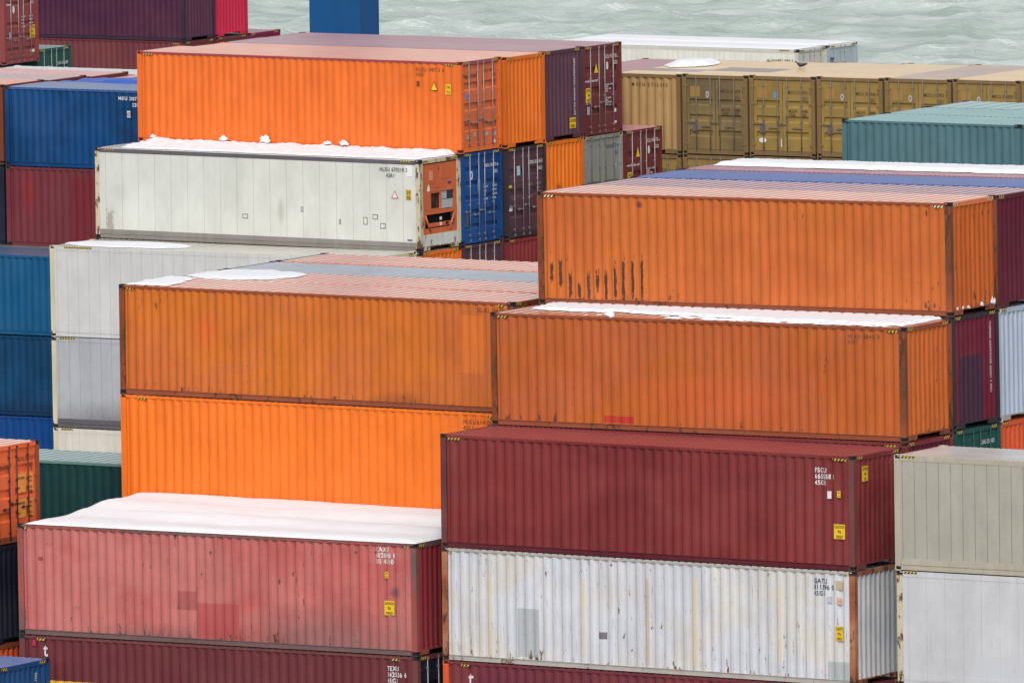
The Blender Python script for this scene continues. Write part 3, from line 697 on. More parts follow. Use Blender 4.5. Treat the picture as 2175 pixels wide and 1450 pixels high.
def ex_fd(r, L, H, pr):
    plate('caution_oval', WHT, r, 'end', .66, 1.98, .15, .3, .04, L, round_=True); weights(r, L, 1.78, WHT, 1.4); caution(r, 'end', 1.86, .95, .36, .5, "CAUTION\n9'6\nHIGH", L, depth=.04)
    lettering('company_name', 'florens', .15, WHT, r, 'end', .25, 2.3, None, L, 1, .8, proud=-.036)
    plate('data_plate', plain('plate_grey', (170, 160, 165), .5), r, 'end', .4, .95, .17, .3, .04, L); plate('data_label', WHT, r, 'end', 1.9, .38, .26, .12, .04, L)
def tan_ex(kind):
    def f(r, L, H, pr):
        plate('placard_panel', plain('tan_placard', (162, 124, 62), .6, nz=.05), r, 'end', .28, 1.86, .36, .34, .042, L)
        if kind == 'blue': plate('data_label', plain('label_sky', (96, 150, 190), .5), r, 'end', .88, 1.86, .13, .2, .04, L)
        else:
            p = plate('caution_oval', plain('oval_cream', (196, 190, 176), .6), r, 'end', .86, 1.84, .13, .21, .041, L, round_=True); plate('inner_oval', plain('oval_mauve', (120, 112, 130), .6), p, 'end', .89, 1.89, .07, .11, .037, L, round_=True)
        plate('data_plate', plain('plate_mauve_grey', (112, 98, 104), .5), r, 'end', .36, .74, .22, .27, .04, L)
        lettering('weight_table', 'M.G.W.\nTARE', .13, INKT, r, 'end', 1.45, 1.42, None, L, 1, .8, proud=-.036); lettering('weight_table', '30480\n2250', .13, INKT, r, 'end', 1.92, 1.42, None, L, 1, .7, proud=-.036)
        if kind == 'blue':
            plate('paint_splash', WHT, r, 'end', .33, .42, .28, .16, .036, L, round_=True); plate('paint_splash', WHT, r, 'end', 1.15, .3, .03, .26, .036, L)
    return f
def ex_G(r, L, H, pr): pass
def ex_farA(r, L, H, pr):
    plate('data_label', BLU, r, 'end', .42, 2.2, .10, .2, .04, L, round_=True); lettering('company_name', 'Hapag-Lloyd', .17, plain('faint_lettering', (160, 160, 165), .6), r, 'end', .35, 1.88, None, L, 1, .8, proud=-.036)
def ex_farB(r, L, H, pr):
    bm = bmesh.new(); a, z = .22, 2.1                        # the arched m over sc
    lettering('company_mark', 'm', .62, BLU, r, 'end', a-.02, z-.02, None, L, 1, .78, proud=-.036)
    lettering('company_mark', 'sc', .42, BLU, r, 'end', a, z-.34, None, L, 1.05, .78, proud=-.036)
    boxes('mark_base', BLU, r, [(L-.044, L-.036, a-.04, a+.44, z-.05, z-.02)])
def ex_I(r, L, H, pr):
    for (a, z, w_, h_) in ((5.56, .83, .2, .15), (7.75, 1.12, .09, .16), (9.17, .78, .07, .16), (10.07, .80, .16, .24), (10.42, .98, .2, .16), (10.70, .70, .2, .17)):
        q = plate('repair_patch', plain('patch_outline', (120, 118, 100), .6), r, 'side', a, z, w_, h_, .010, L, th=.006); plate('patch_face', p_I, q, 'side', a+.025, z+.025, w_-.05, h_-.05, .010, L, th=.010)
    t = plate('warning_triangle', plain('label_red', (190, 80, 90), .5), r, 'side', 11.12, 1.66, .27, .26, .010, L, tri=True); plate('triangle_face', WHT, t, 'side', 11.165, 1.69, .18, .175, .010, L, tri=True, th=.010)
    caution(r, 'side', 11.66, 1.62, .2, .34, "2.9\n9'6", L, depth=.010, mat=plain('label_olive_yellow', (196, 170, 60), .5))
    plate('blank_label', plain('label_bright_white', (240, 240, 240), .5), r, 'side', 11.66, 2.38, .24, .34, .010, L)
    plate('maker_plate', plain('plate_blue_grey', (96, 106, 140), .5), r, 'side', 11.7, .34, .19, .06, .010, L)
    # refrigeration unit set in the end
    X = L
    u = boxes('refrigeration_unit', p_mach, r, [(X-.06, X-.035, .2, 2.24, .52, .70), (X-.06, X-.035, .2, 2.24, 1.14, 1.26), (X-.06, X-.035, .2, .62, 1.26, 1.90), (X-.06, X-.035, 2.05, 2.24, 1.26, 1.90), (X-.06, X-.035, .2, 2.24, 1.90, 2.73),
        (X-.06, X-.03, .2, .34, .70, 1.14), (X-.06, X-.03, 2.12, 2.24, .70, 1.14), (X-.045, X-.02, .62, 2.05, 1.84, 1.90), (X-.035, X-.025, .44, .92, 2.10, 2.62), (X-.035, X-.025, 1.28, 1.86, 2.22, 2.64), (X-.035, X-.022, .34, .58, 1.28, 1.78), (X-.035, X-.022, .95, 1.32, 1.96, 2.2)])
    boxes('unit_recess', BLACK, u, [(X-.3, X-.28, .2, 2.24, .55, 1.9)])
    boxes('inspection_hatch', plain('hatch_pale_orange', (226, 150, 120), .5), u, [(X-.025, X-.019, .58, .80, 2.22, 2.52)])
    boxes('condenser_frame', p_mach, u, [(X-.09, X-.03, .62, .70, 1.26, 1.86), (X-.09, X-.03, 1.26, 1.32, 1.26, 1.86), (X-.09, X-.03, .70, 1.26, 1.26, 1.31), (X-.09, X-.03, .70, 1.26, 1.80, 1.86)])
    g_ = bmesh.new()
    for k in range(5):
        rr = .06+.05*k
        for i in range(20):
            t0, t1 = 2*math.pi*i/20, 2*math.pi*(i+1)/20
            tube(g_, (X-.08, .98+rr*math.cos(t0), 1.55+rr*math.sin(t0)), (X-.08, .98+rr*math.cos(t1), 1.55+rr*math.sin(t1)), .008, 4)
    part('fan_grille', tomesh('fan_grille', g_), plain('rusty_iron', (84, 52, 44), .8), u)
    boxes('fan_backplate', plain('rusty_dark', (54, 36, 34), .9), u, [(X-.12, X-.1, .7, 1.26, 1.31, 1.8)])
    boxes('control_box', plain('control_grey', (176, 180, 182), .5), u, [(X-.09, X-.05, 1.34, 1.66, 1.58, 1.84), (X-.09, X-.05, 1.34, 2.02, 1.28, 1.56)])
    boxes('display', plain('display_dark', (48, 60, 78), .3), u, [(X-.09, X-.045, 1.68, 2.0, 1.6, 1.84)])
    bb = bmesh.new()
    for (y0, z0, y1, z1) in ((.36, 1.12, .66, .58), (2.1, 1.12, 1.8, .58)): tube(bb, (X-.04, y0, z0), (X-.04, y1, z1), .035, 6)
    box(bb, X-.07, X-.03, .55, 1.9, .74, .86)
    part('brace', tomesh('brace', bb), p_mach, u)
    for (y, z) in ((1.2, .93), (1.2, .76)): boxes('data_label', WHT, u, [(X-.03, X-.024, y, y+.12, z, z+.1)])
    boxes('dark_socket', BLACK, u, [(X-.03, X-.024, 1.56, 1.72, .77, .85)])
    plate('warning_triangle', WHT, r, 'end', .46, 1.98-.1, .2, .28, .034, L, tri=True); plate('maker_badge', plain('badge_violet', (70, 60, 140), .5), r, 'end', 1.7, 2.02, .22, .09, .034, L, round_=True)
    plate('badge', BLU, r, 'end', 1.13, 2.5, .07, .1, .034, L, round_=True)
    boxes('white_lower_panel', paint('panel_chipped_white', (220, 220, 212), rust=.6, seed=98, axis=1), r, [(X-.05, X-.02, .165, W_-.165, .16, .52)])
    boxes('unit_surround', p_If, r, [(X-.06, X-.012, .165, .2, .52, 2.75), (X-.06, X-.012, 2.24, W_-.165, .52, 2.75)])

# ------------------------------------------------------------------ the front block, right bay
g1, g2, g3, g4, g5, g6, g7 = ('containers in the front right stepped stacks', 'containers in the front left stacks', 'containers in the middle block', 'containers at the left of the middle block',
                          'tan containers ranked in the far row', 'containers in the far rows by the water', 'refrigerated containers stacked at the lower right')
h = HC
at('R0', 0)(dict(label='deep maroon container with white FSCU number, resting on the scuffed white one', side=p_A, roof=p_Ar, rd=.034, frame=p_Ap, brail=p_Ab, trail=p_A, header=p_A, cast=p_cast, rp=.15, group=g1, seed=2, D=.04,
    text=[('FSCU\n665558 1\n45G1', 11.06, 2.45, .165, WHT)], caution=[('side', 11.6, .80, .32, .37, "CAUTION\n9'6\nHIGH")], extra=ex_A, haz=(.22, .62, HAZ)))
at('R0', -h)(dict(label='scuffed white container with rusty corner post and GATU number', side=p_Bw, endm=p_Be, frame=p_Bf, brail=p_Br, trail=p_Br, header=p_Bf, cast=p_cast, group=g1, seed=3,
    text=[('GATU\n811396 0\n45G1', 11.0, 2.56, .165, BLU)], caution=[('side', 11.62, 1.13, .22, .37, "CAUTI\n9'6\nHIG")], extra=ex_B, haz=(.22, .3, HAZ), ehaz=False))
at('R0', -2*h)(dict(label='lowest maroon container with white t mark, under the scuffed white container', side=p_TX2, frame=p_or3, trail=p_TX2, header=p_TX2, brail=p_Ab, group=g1, seed=4, extra=ex_T0, haz=(.55, .8, HAZ)))
at('R1', h)(dict(label='dull orange container with HLXU 108411 number one step above the deep maroon one', side=p_C, endm=paint('end_dull_orange', (206, 104, 42), rust=.9, scuff=.5, dark=(112, 62, 36), seed=81, axis=1), frame=p_fr, brail=p_fb, trail=p_fb, header=p_fb, cast=p_cast, rp=.34, rd=.036, group=g1, seed=5,
    text=[('HLXU 108411 9\n45G1', 10.55, 2.58, .15, INKO)], haz=(.2, .52, HAZ)))
at('R1', 0)(dict(label='maroon container under the dull orange one, only its end edge showing', side=p_A, endm=p_marR3, group=g1, seed=6, rp=.15))
at('R2', 2*h)(dict(label='scraped orange container topping the right steps, dark scrapes low on its left', side=p_D, endm=paint('end_scraped_orange', (198, 98, 38), rust=1.1, scuff=.5, dark=(112, 62, 36), seed=82, axis=1), roof=p_gror, frame=p_fr, brail=p_fb, trail=p_fb, header=p_gror, cast=p_cast, rp=.34, rd=.036, group=g1, seed=7, haz=(.2, .52, HAZP)))
at('R2', h)(dict(label='wine red container end with a dark painted patch, under the scraped orange one', side=p_mar, endm=p_marR2, frame=p_castm, group=g1, seed=8, extra=ex_V))
at('R2', 0)(dict(label='pine green container doors with white CLHU number behind the beige refrigerated one', side=p_grn2, end='doors', frame=p_grn2, bar=p_grn2, group=g1, seed=9, etext=[('CLHU 254453', 1.42, 2.42, .15, WHT)], haz=(.22, .5, HAZ)))
at('R3', 2*h)(dict(label='wine container with mauve roof directly behind the scraped orange one', side=p_marR3, roof=p_roofmar, frame=p_Ab, trail=p_roofmar, rp=.34, rd=.036, group=g1, seed=10))
at('R3', h)(dict(label='pale blue grey corrugated container end at the right edge below the wine one', side=p_lg, frame=p_lg, sill=p_T, group=g1, seed=11))
at('R3', 0)(dict(label='red orange container end at the right edge below the pale blue grey one', side=p_or3, group=g1, seed=12))
at('R4', 2*h)(dict(label='container with bright blue ribbed roof in the right stepped stacks', side=p_roofblue, frame=p_castm, trail=p_roofblue, rp=.15, rd=.034, near=True, group=g1, seed=13))
at('R5', 2*h)(dict(label='mauve roofed container with a long snow strip behind the bright blue roof', side=p_mar, roof=p_roofmar, trail=p_roofmar, rp=.14, group=g1, seed=14))
# front block, left bay
at('L0', -h)(dict(label='faded pink red container with CAXU number, sooty base and deep snow on its roof', side=p_E, endm=p_Ee, frame=p_Ef, brail=p_Erl, trail=p_Ef, header=p_Erl, cast=p_castm, rp=.21, group=g2, seed=15, D=.04,
    text=[('CAXU\n482680 8\nUS 4510', 10.98, 2.66, .165, WHT)], caution=[('side', 11.22, 1.03, .30, .37, "CAUTION\n9'6\nHIGH")], extra=ex_E, haz=(.22, .34, HAZ)))
at('L0', -2*h)(dict(label='plum maroon container with TEXU number and yellow band under the faded pink red one', side=p_TX, endm=p_dark, end='doors', frame=p_Ap, brail=p_Ab, cast=p_castm, group=g2, seed=16, text=[('TEXU\n542526 6\n45G1', 11.26, 2.5, .165, WHT)], extra=ex_TX, haz=(.55, .8, HAZ)))  # end doors in navy: shade painted into what would be maroon
at('L1', -h)(dict(label='maroon container hidden under the deep snow behind the faded pink red one', side=p_mar, endm=p_Ee, group=g2, seed=17))
at('L2', 0)(dict(label='vivid orange container with HLXU 614100 number, standing behind the deep snow', side=p_F, frame=p_F, brail=p_fb, group=g2, seed=18, D=.03, text=[('HLXU 614100 4\n45G1', 10.62, 2.58, .165, INKO)], haz=(.55, .82, HAZ)))
at('L2', h)(dict(label='faded orange container on top of the vivid orange one with HLXU 614100 number', side=p_G, roof=p_gror, frame=p_fr, brail=p_fb, trail=p_fb, cast=p_castm, rp=.34, rd=.036, group=g2, seed=19, P=.25, text=[('HLXU 108361 2', 11.1, 2.6, .16, INKO)], haz=(.25, .45, HAZ)))
at('L3', h)(dict(label='worn orange roofed container with a rounded snow patch, second in the left roofs', side=p_G, roof=p_gror, frame=p_castm, trail=p_gror, rp=.34, rd=.036, group=g2, seed=20))
at('L4', h)(dict(label='container with silver grey finely ribbed roof between two orange roofs', side=p_lg, roof=p_greyr, trail=p_greyr, frame=p_castm, rp=.15, rd=.034, group=g2, seed=21))
at('L5', h)(dict(label='worn orange roofed container farthest back of the left roofs, beyond the silver grey one', side=p_G, roof=p_gror, frame=p_castm, trail=p_gror, rp=.34, rd=.036, group=g2, seed=22))
# lower right refrigerated containers
container(dict(label='beige refrigerated container with ribbed roof at the lower right edge', side=p_T, roof=p_Tf, frame=p_Tf, brail=p_Tf, trail=p_Tf, cast=p_Tf, reefer=True, rp=.16, group=g7, seed=23, haz=(.2, .6, HAZ), endm=p_T), (13.317, .0, 8.73))
container(dict(label='off white refrigerated container under the beige one at the lower right edge', side=p_T2, frame=p_If, brail=p_T2, trail=p_T2, cast=p_cast, reefer=True, group=g7, seed=24, haz=(.2, .6, HAZ), endm=p_T2), (13.354, 0, 8.73-h))
# left edge
g8 = 'containers stacked at the lower left edge'
container(dict(label='orange container with doors and ochre weight panels at the lower left edge', side=p_od, end='doors', frame=p_fb, roof=p_gror, header=p_od, bar=p_castm, H=HS, rp=.30, cast=p_castm, group=g8, seed=25, haz=None, extra=ex_od,
    etext=[('HLXU 508124 1', 1.46, 2.12, .15, INKO), ('42G1', 1.96, 1.93, .13, INKO)]), (-13.844-L40, -.036, 8.026))
container(dict(label='dark navy container under the orange doored one at the lower left edge', side=p_dark, H=HS, frame=p_dark, group=g8, seed=26, haz=None), (-13.844-L40, -.036, 8.026-HS))
container(dict(label='red orange container bottom of the left edge stack below the dark navy one', side=p_or3, H=HS, frame=p_fb, group=g8, seed=27, haz=None), (-13.844-L40, -.036, 8.026-2*HS))
container(dict(label='blue container corner with hazard tape in the bottom left corner of the photo', side=p_blu, endm=paint('end_blue_low', (14, 74, 128), rust=.02, seed=83, axis=1), roof=paint('roof_blue_low', (96, 130, 196), rust=0, seed=84), H=HS, L=L20, frame=p_blu, cast=p_castm, rp=.2, group=g8, seed=28,
    vtext=[('TRIU 204 22G1', 1.72, 2.3, .12, WHT)]), (-11.954-L20, -2.56, 2.652))
container(dict(label='bottle green container with pale green roof left of the vivid orange one', side=p_grn, roof=p_grr, trail=p_grr, H=HS, rp=.33, group=g8, seed=29, haz=None), (-14.0-L40, 7.41, 9.46-HS))

# ------------------------------------------------------------------ the middle block
at('B-1', -h)(dict(label='white refrigerated container with cream roof, smooth side, under the riveted white one', side=p_N, roof=p_Nr, frame=p_Nf, brail=p_N, trail=p_N, cast=p_Nf, reefer=True, rp=.55, group=g3, seed=30, haz=(.55, 1.6, HAZ)))
at('B-1', -2*h)(dict(label='grey white refrigerated container with dirty base below the cream roofed one', side=p_O, frame=p_Nf, brail=p_Og, trail=p_O, cast=p_castm, reefer=True, group=g3, seed=31, haz=(.3, .9, HAZ)))
at('B-1', -3*h)(dict(label='cream refrigerated container lowest of its stack, above the pale green roof', side=p_P, frame=p_Nf, brail=p_P, trail=p_P, cast=p_Nf, reefer=True, group=g3, seed=32, haz=(.3, .75, HAZ)))
at('B0', 0)(dict(label='white refrigerated container with orange cooling unit in its end and snow on top', side=p_I, frame=p_If, brail=p_Ir, trail=p_It, header=p_If, cast=p_castm, reefer=True, end='machine', rp=.6, group=g3, seed=33, haz=(.35, .75, HAZ),
    text=[('HLXU 670218 2', 10.7, 2.52, .17, plain('grey_ink', (92, 92, 92), .6)), ('45R1', 10.95, 2.33, .17, plain('grey_ink', (92, 92, 92), .6))], extra=ex_I))
at('B0', -h)(dict(label='orange container end with hazard tape below the orange cooling unit', side=p_F, endm=p_K, trail=p_Ir, roof=p_Nr, cast=p_castm, group=g3, seed=34))  # top rail greyed to stand for the shadow there
at('B1', h)(dict(label='bright orange container with doors and warning triangle at the top of the middle block', side=p_J, endm=paint('doors_bright_orange', (226, 112, 66), rust=.08, seed=85, axis=1), end='doors', frame=p_J, trail=p_roofmar, header=p_roofmar, roof=p_J, rd=.014, cast=paint('casting_orange', (196, 92, 56), rust=.4, seed=86), rp=.15, group=g3, seed=35, D=.028,
    text=[('HLXU 148713 6\n45G1', 10.52, 2.56, .17, INKO)], etext=[('HLXU 148713', 1.42, 2.48, .13, INKO), ('45G1', 1.95, 2.32, .13, INKO)], extra=ex_J))
at('B1', 0)(dict(label='blue container doors with white writing beside the orange cooling unit', side=p_bd, end='doors', frame=p_bd, cast=p_castm, group=g3, seed=36, bands=[(.5, .62), (.95, 1.07), (1.4, 1.52), (1.85, 1.97), (2.3, 2.42)], etext=[('INKU 240075 4', 1.42, 2.36, .15, WHT), ('45G1', 1.94, 2.14, .15, WHT)], extra=ex_bd))
at('B1', -h)(dict(label='plum container doors directly below the blue doors', side=p_plum, end='doors', frame=p_plum, group=g3, seed=37))
at('B2', h)(dict(label='clean orange container with corrugated end behind the bright orange one', side=p_J, endm=p_K, roof=p_J, rd=.014, frame=p_K, rp=.15, group=g3, seed=38))
at('B2', 0)(dict(label='plum container doors with small pale labels under the clean orange end', side=p_plum, end='doors', frame=p_castm, group=g3, seed=39, etext=[('CPSU 502195 8', 1.45, 2.3, .15, WHT), ('45G1', 1.98, 2.08, .15, WHT)], extra=ex_cp))
at('B2', -h)(dict(label='brick red corrugated container end below the labelled plum doors', side=p_red, frame=p_red, group=g3, seed=40))
at('B3', h)(dict(label='purple brown container with corrugated end and vertical white writing', side=p_plum, endm=paint('end_purple_brown', (92, 58, 74), rust=.02, seed=87, axis=1), roof=paint('roof_mauve_b', (168, 112, 122), rust=.05, seed=88), trail=p_mar, frame=p_plum, rp=.15, group=g3, seed=41, extra=ex_dark))
at('B3', 0)(dict(label='orange corrugated container end with a dark scrape, under the purple brown one', side=p_K, frame=p_K, header=p_K, group=g3, seed=42, endm=paint('end_orange_scrape', (240, 122, 34), rust=.1, seed=89, axis=1, patches=[(.95, 1.15, .18, .3, (140, 70, 40), .8, 'ragged')])))
at('B4', h)(dict(label='brown maroon container doors with FSCU 935195 number, topmost above the grey doors', side=p_fsc, end='doors', roof=paint('roof_mauve_c', (166, 100, 110), rust=.05, seed=90), trail=p_mar, frame=p_fsc, header=p_mar, rp=.15, group=g3, seed=43, etext=[('FSCU 935195 2', 1.42, 2.42, .16, WHT), ('45G1', 1.94, 2.2, .16, WHT)], extra=ex_M))
at('B4', 0)(dict(label='dull grey container doors under the brown maroon doors', side=p_gry, end='doors', frame=p_gry, bar=paint('bar_grey', (104, 106, 110), rust=0, seed=91), group=g3, seed=44, bands=[(1.15, 1.4), (.45, .7)], etext=[('GATU 84071 4', 1.42, 2.42, .15, BLU), ('45G1', 1.94, 2.2, .15, BLU)], extra=ex_gr))
at('B5', 0)(dict(label='brown maroon container doors with FSCU 956770 number, low beside the grey doors', side=p_fsc, end='doors', roof=paint('roof_mauve_d', (196, 130, 146), rust=.02, seed=92), trail=p_mar, frame=p_fsc, header=p_mar, rp=.15, group=g3, seed=45, etext=[('FSCU 956770 8', 1.42, 2.42, .16, WHT), ('45G1', 1.94, 2.2, .16, WHT)], extra=ex_M))
# its left neighbour bay
by = 62.384; pb = 2.522
y1, y2, y3, y4, y5 = by+pb, by+2*pb, by+3*pb, by+4*pb, by+5*pb
xq = -58.303
container(dict(label='teal blue container at the left edge, highest of the three blue ones', side=p_S, frame=p_S, H=HS, group=g4, seed=46, haz=None, extra=lambda r, L, H, pr: plate('star_mark', plain('star_pale', (150, 170, 180), .6), r, 'side', 5.35, .9, .42, .42, .0, L, round_=True)), (-52.3-L40, y1, 6.147))
container(dict(label='deep blue container in the middle of the three blue ones at the left edge', side=p_U, frame=p_U, H=HS, group=g4, seed=47, haz=None), (-52.3-L40, y1, 3.535))
container(dict(label='royal blue container lowest of the three blue ones at the left edge', side=p_V, frame=p_V, H=HS, group=g4, seed=48, haz=None), (-52.3-L40, y1, .93))
container(dict(label='navy blue short container with MEFU number left of the bright orange one', side=p_Q, roof=p_Qr, frame=p_Q, trail=p_Qr, L=L20, H=HS, rp=.2, cast=p_castm, group=g4, seed=49, haz=None, text=[('MEFU 290714', 4.42, 2.26, .16, WHT), ('22G1', 4.95, 2.06, .16, WHT)],
     extra=lambda r, L, H, pr: caution(r, 'side', 4.75, 1.7, .13, .22, 'ACEP', L, mat=WHT)), (xq, y2, 11.361))
container(dict(label='patched red short container under the navy blue one', side=p_R, frame=p_R, L=L20, H=HS, cast=p_castm, group=g4, seed=50, haz=None), (xq, y2, 8.765))
container(dict(label='rust brown short container with orange roof left of the navy blue one', side=paint('paint_rust_brown', (120, 62, 44), rust=.3, seed=93), roof=p_orr, L=L20, H=HS, rp=.3, group=g4, seed=51, haz=None), (xq-.07-L20, y2, 11.40))
container(dict(label='black blue short container at the left edge beside the patched red one', side=p_dark, L=L20, H=HS, group=g4, seed=52, haz=None), (xq-.07-L20, y2, 8.78))
container(dict(label='short container with mauve roof at the left edge behind the orange roof', side=p_mar, roof=p_maur, L=L20, H=HS, rp=.3, group=g4, seed=53, haz=None), (xq-.07-L20, y3, 11.36))
container(dict(label='open top short container covered by the blue tarpaulin', side=p_Q, roof=p_Qr, L=L20, H=HS, group=g4, seed=54, haz=None), (xq, y3, 11.26))
container(dict(label='short container with pink ribbed roof at the far left below the white roof', side=p_fd, roof=p_pinkr, trail=p_mar, header=p_mar, L=L20, H=HS, rp=.3, group=g4, seed=55, haz=None), (xq-.07-L20, y4, 11.30))
container(dict(label='short container with pink roof behind the blue tarpaulin, touching the bright orange one', side=p_fd, roof=p_pinkr, L=L20, H=HS, rp=.3, group=g4, seed=56, haz=None), (xq, y4, 11.20))
container(dict(label='refrigerated container with long white roof at the back of the left roofs', side=p_N, roof=p_whr, reefer=True, rp=.6, group=g4, seed=57, haz=None, H=HS), (-52.3-L40, y5, 11.16))

# ------------------------------------------------------------------ far rows
X0, Y0, Z0 = -116.314, 167.565, 6.93
far = dict(near=False, group=g6)
container(dict(far, label='purple maroon long container at the top left, its lower part in view', side=p_X, endm=p_Xe, frame=p_Xd, brail=p_Xd, seed=60, D=.03), (X0-L40, Y0, Z0))
container(dict(far, label='crimson corrugated container end beside the purple maroon one', side=p_rr, frame=p_rr, seed=61), (X0-L40, Y0+2.52, Z0))
container(dict(far, label='dusty maroon long container under the purple maroon one', side=p_Y, endm=p_Y, frame=p_mar, seed=62), (X0-L40, Y0, Z0-h))
container(dict(far, label='maroon container under the crimson one, only its taped header in view', side=p_Y, endm=p_Y, seed=62), (X0-L40, Y0+2.52, Z0-h))
container(dict(far, label='magenta maroon container top left of the blue crane leg', side=p_mag, frame=p_mag, seed=63, rp=.25), (X0-L40, Y0+5.04, Z0-h))
container(dict(far, label='dusty red container doors with yellow label at the top left edge', side=p_fd, frame=p_fd, end='doors', seed=64, extra=ex_fd, bands=[(.5, .62), (1.02, 1.14), (1.5, 1.62), (2.3, 2.42)], etext=[('TRIU 946721', 1.4, 2.52, .15, WHT), ('45G1', 1.9, 2.3, .15, WHT)]), (-104.337-L40, 136.21, 8.496))
container(dict(far, label='forest green container doors with CAPITAL lettering, partly hidden behind the white roof', side=p_cap, frame=p_cap, end='doors', seed=65, extra=ex_cap, etext=[('CLHU 436269', 1.4, 2.2, .17, WHT), ('45G1', 1.9, 1.96, .17, WHT)], bar=p_gry), (-104.6-L40, 138.9, 6.02))
container(dict(far, label='white refrigerated container with snowy roof, doors and HLXU 871090 number by the water', side=p_ft, roof=p_ft, frame=p_fdoor, cast=p_castm, end='doors', door=p_fdoor, endm=p_fdoor, reefer=True, seed=66, rp=1, bands=[], text=[('HLXU 871 090 3\n45R1', 10.7, 2.35, .2, plain('grey_ink', (92, 92, 92), .6))], etext=[('HLXU 871090', 1.45, 2.05, .14, INK)], extra=ex_farA, haz=(.4, .9, HAZ)), (-91.976-L40, 176.65, 3.67))
container(dict(far, label='pale blue grey refrigerated container doors with dark mark, nearest the open water', side=p_ft, roof=p_ft, frame=p_fdoor2, header=p_ft, end='doors', door=p_fdoor2, endm=p_fdoor2, reefer=True, seed=67, rp=1, bands=[], extra=ex_farB), (-91.976-L40, 176.65+2.53, 3.67))
def fronted(i, dz, spec, L=L20): return container(dict(spec, L=L, H=HS, group=g5, haz=None), (-38.565+2.51*i, 77.284+L, 11.579+.0251*i+dz), -math.pi/2)
tanD = dict(side=p_td, endm=p_td, end='doors', frame=p_tdf, roof=p_tanr, bar=paint('bar_khaki_grey', (122, 112, 104), rust=.1, seed=94), cast=p_tdf, header=p_tdf, rp=.35, rd=.01, bands=[(.62, .78), (1.12, 1.28), (1.62, 1.78)])
def num(s): return [(s, 1.42, 2.02, .15, INKT), ('22G1', 1.9, 1.82, .15, INKT)]
fronted(-2, 0, dict(side=p_mar, roof=paint('roof_mauve_e', (172, 104, 108), rust=.2, seed=95), seed=70, rp=.3, label='short container with mauve roof left of the corrugated tan end'))
fronted(-1, 0, dict(side=p_tan, endm=p_tan, frame=p_tdf, roof=paint('roof_tan_dark_patch', (238, 196, 126), rust=.2, seed=67, patches=[(4.35, 0, .55, 99, (118, 74, 80), .9, 'hard')]), seed=71, rp=.35, rd=.01, eP=.3, label='tan container with corrugated end and widely spaced number, leftmost of the tan row', etext=[('M S C U   2 7 6 2 0 8 5', .62, 2.18, .15, INKT)]))
fronted(0, 0, dict(tanD, side=p_td2, endm=p_td2, roof=paint('roof_tan_with_patch', (238, 196, 126), rust=.2, seed=96, patches=[(3.7, 0, .8, 99, (118, 74, 80), .9, 'hard')]), seed=72, extra=tan_ex('oval'), etext=num('MSCU 303438 4'), label='grimy khaki container doors with MSCU 303438 number right of the corrugated tan end'))
fronted(1, 0, dict(tanD, seed=73, extra=tan_ex('blue'), etext=num('MSCU 315076 2'), label='tan container doors with blue label and white splashes, MSCU 315076 number'))
fronted(2, 0, dict(tanD, seed=74, extra=tan_ex('oval'), etext=num('MSCU 352466 0'), label='tan container doors with MSCU 352466 number, cut off by the sea teal container corner'))
fronted(3, 0, dict(tanD, roof=p_tanr2, seed=75, extra=tan_ex('oval'), etext=num('MEDU 162953 6'), label='tan container doors with MEDU 162953 number and brownish roof'))
fronted(4, 0, dict(tanD, seed=76, extra=tan_ex('oval'), etext=num('MSCU 374839 5'), label='tan container doors at the right edge with MSCU 374839 number'))
fronted(-1, -HS-.012, dict(tanD, seed=77, etext=num('CU 673863 4'), label='tan container doors low under the corrugated tan end'))
fronted(0, -HS-.012, dict(tanD, seed=78, etext=[('RCC', .25, 2.02, .2, plain('red_ink', (120, 30, 30), .6))], label='tan container doors with red letters under the grimy khaki doors'))
fronted(1, -HS-.012, dict(tanD, end='wall', endm=p_td, seed=79, eP=.3, label='tan corrugated container end under the doors with white splashes'))
fronted(2, -HS-.012, dict(tanD, end='wall', endm=p_td, seed=80, eP=.3, label='tan corrugated container end low beside the sea teal container'))
tl = dict(side=p_teal, roof=p_tealr, trail=p_teal, frame=p_teal, cast=p_castm, L=L20, H=HS, rp=.2, group='sea teal containers at the right', haz=None)
container(dict(tl, seed=81, label='sea teal short container in front of the tan doors'), (-18.161, 52.198, 12.583))
container(dict(tl, seed=82, label='sea teal short container second in its row, only the roof in view'), (-18.161, 54.72, 12.583))
container(dict(tl, seed=83, rp=.6, label='sea teal short container with smoother roof farthest back in its row'), (-18.161, 57.24, 12.583))

# ------------------------------------------------------------------ crane leg
def crane():
    r = bpy.data.objects.new('gantry_crane', None); col.objects.link(r); r.location = (-98.95, 150, .85)
    tag(r, 'blue gantry crane leg rising before the sea', 'crane')
    pb_ = paint('crane_blue', (26, 84, 140), rust=.0, fade=.03, seed=97, bands=.01, rough=.35)
    w_, d_ = 2.38, 1.42
    lg = boxes('leg', pb_, r, [(0, w_, 0, d_, 1.6, 46)])
    boxes('weld_seam', pb_, lg, [(-.012, w_+.012, -.012, d_+.012, z, z+.03) for z in (3.2, 7.0, 14.2, 17.5, 21)])
    boxes('sill_beam', pb_, r, [(-3, w_+3, -.1, d_+.1, .75, 1.75)])
    for k in range(4):
        bm = bmesh.new(); tube(bm, (-2.4+k*2.3, d_/2-.1, .38), (-2.4+k*2.3, d_/2+.1, .38), .38, 20); part('wheel', tomesh('wheel', bm), GASK, r)
crane()

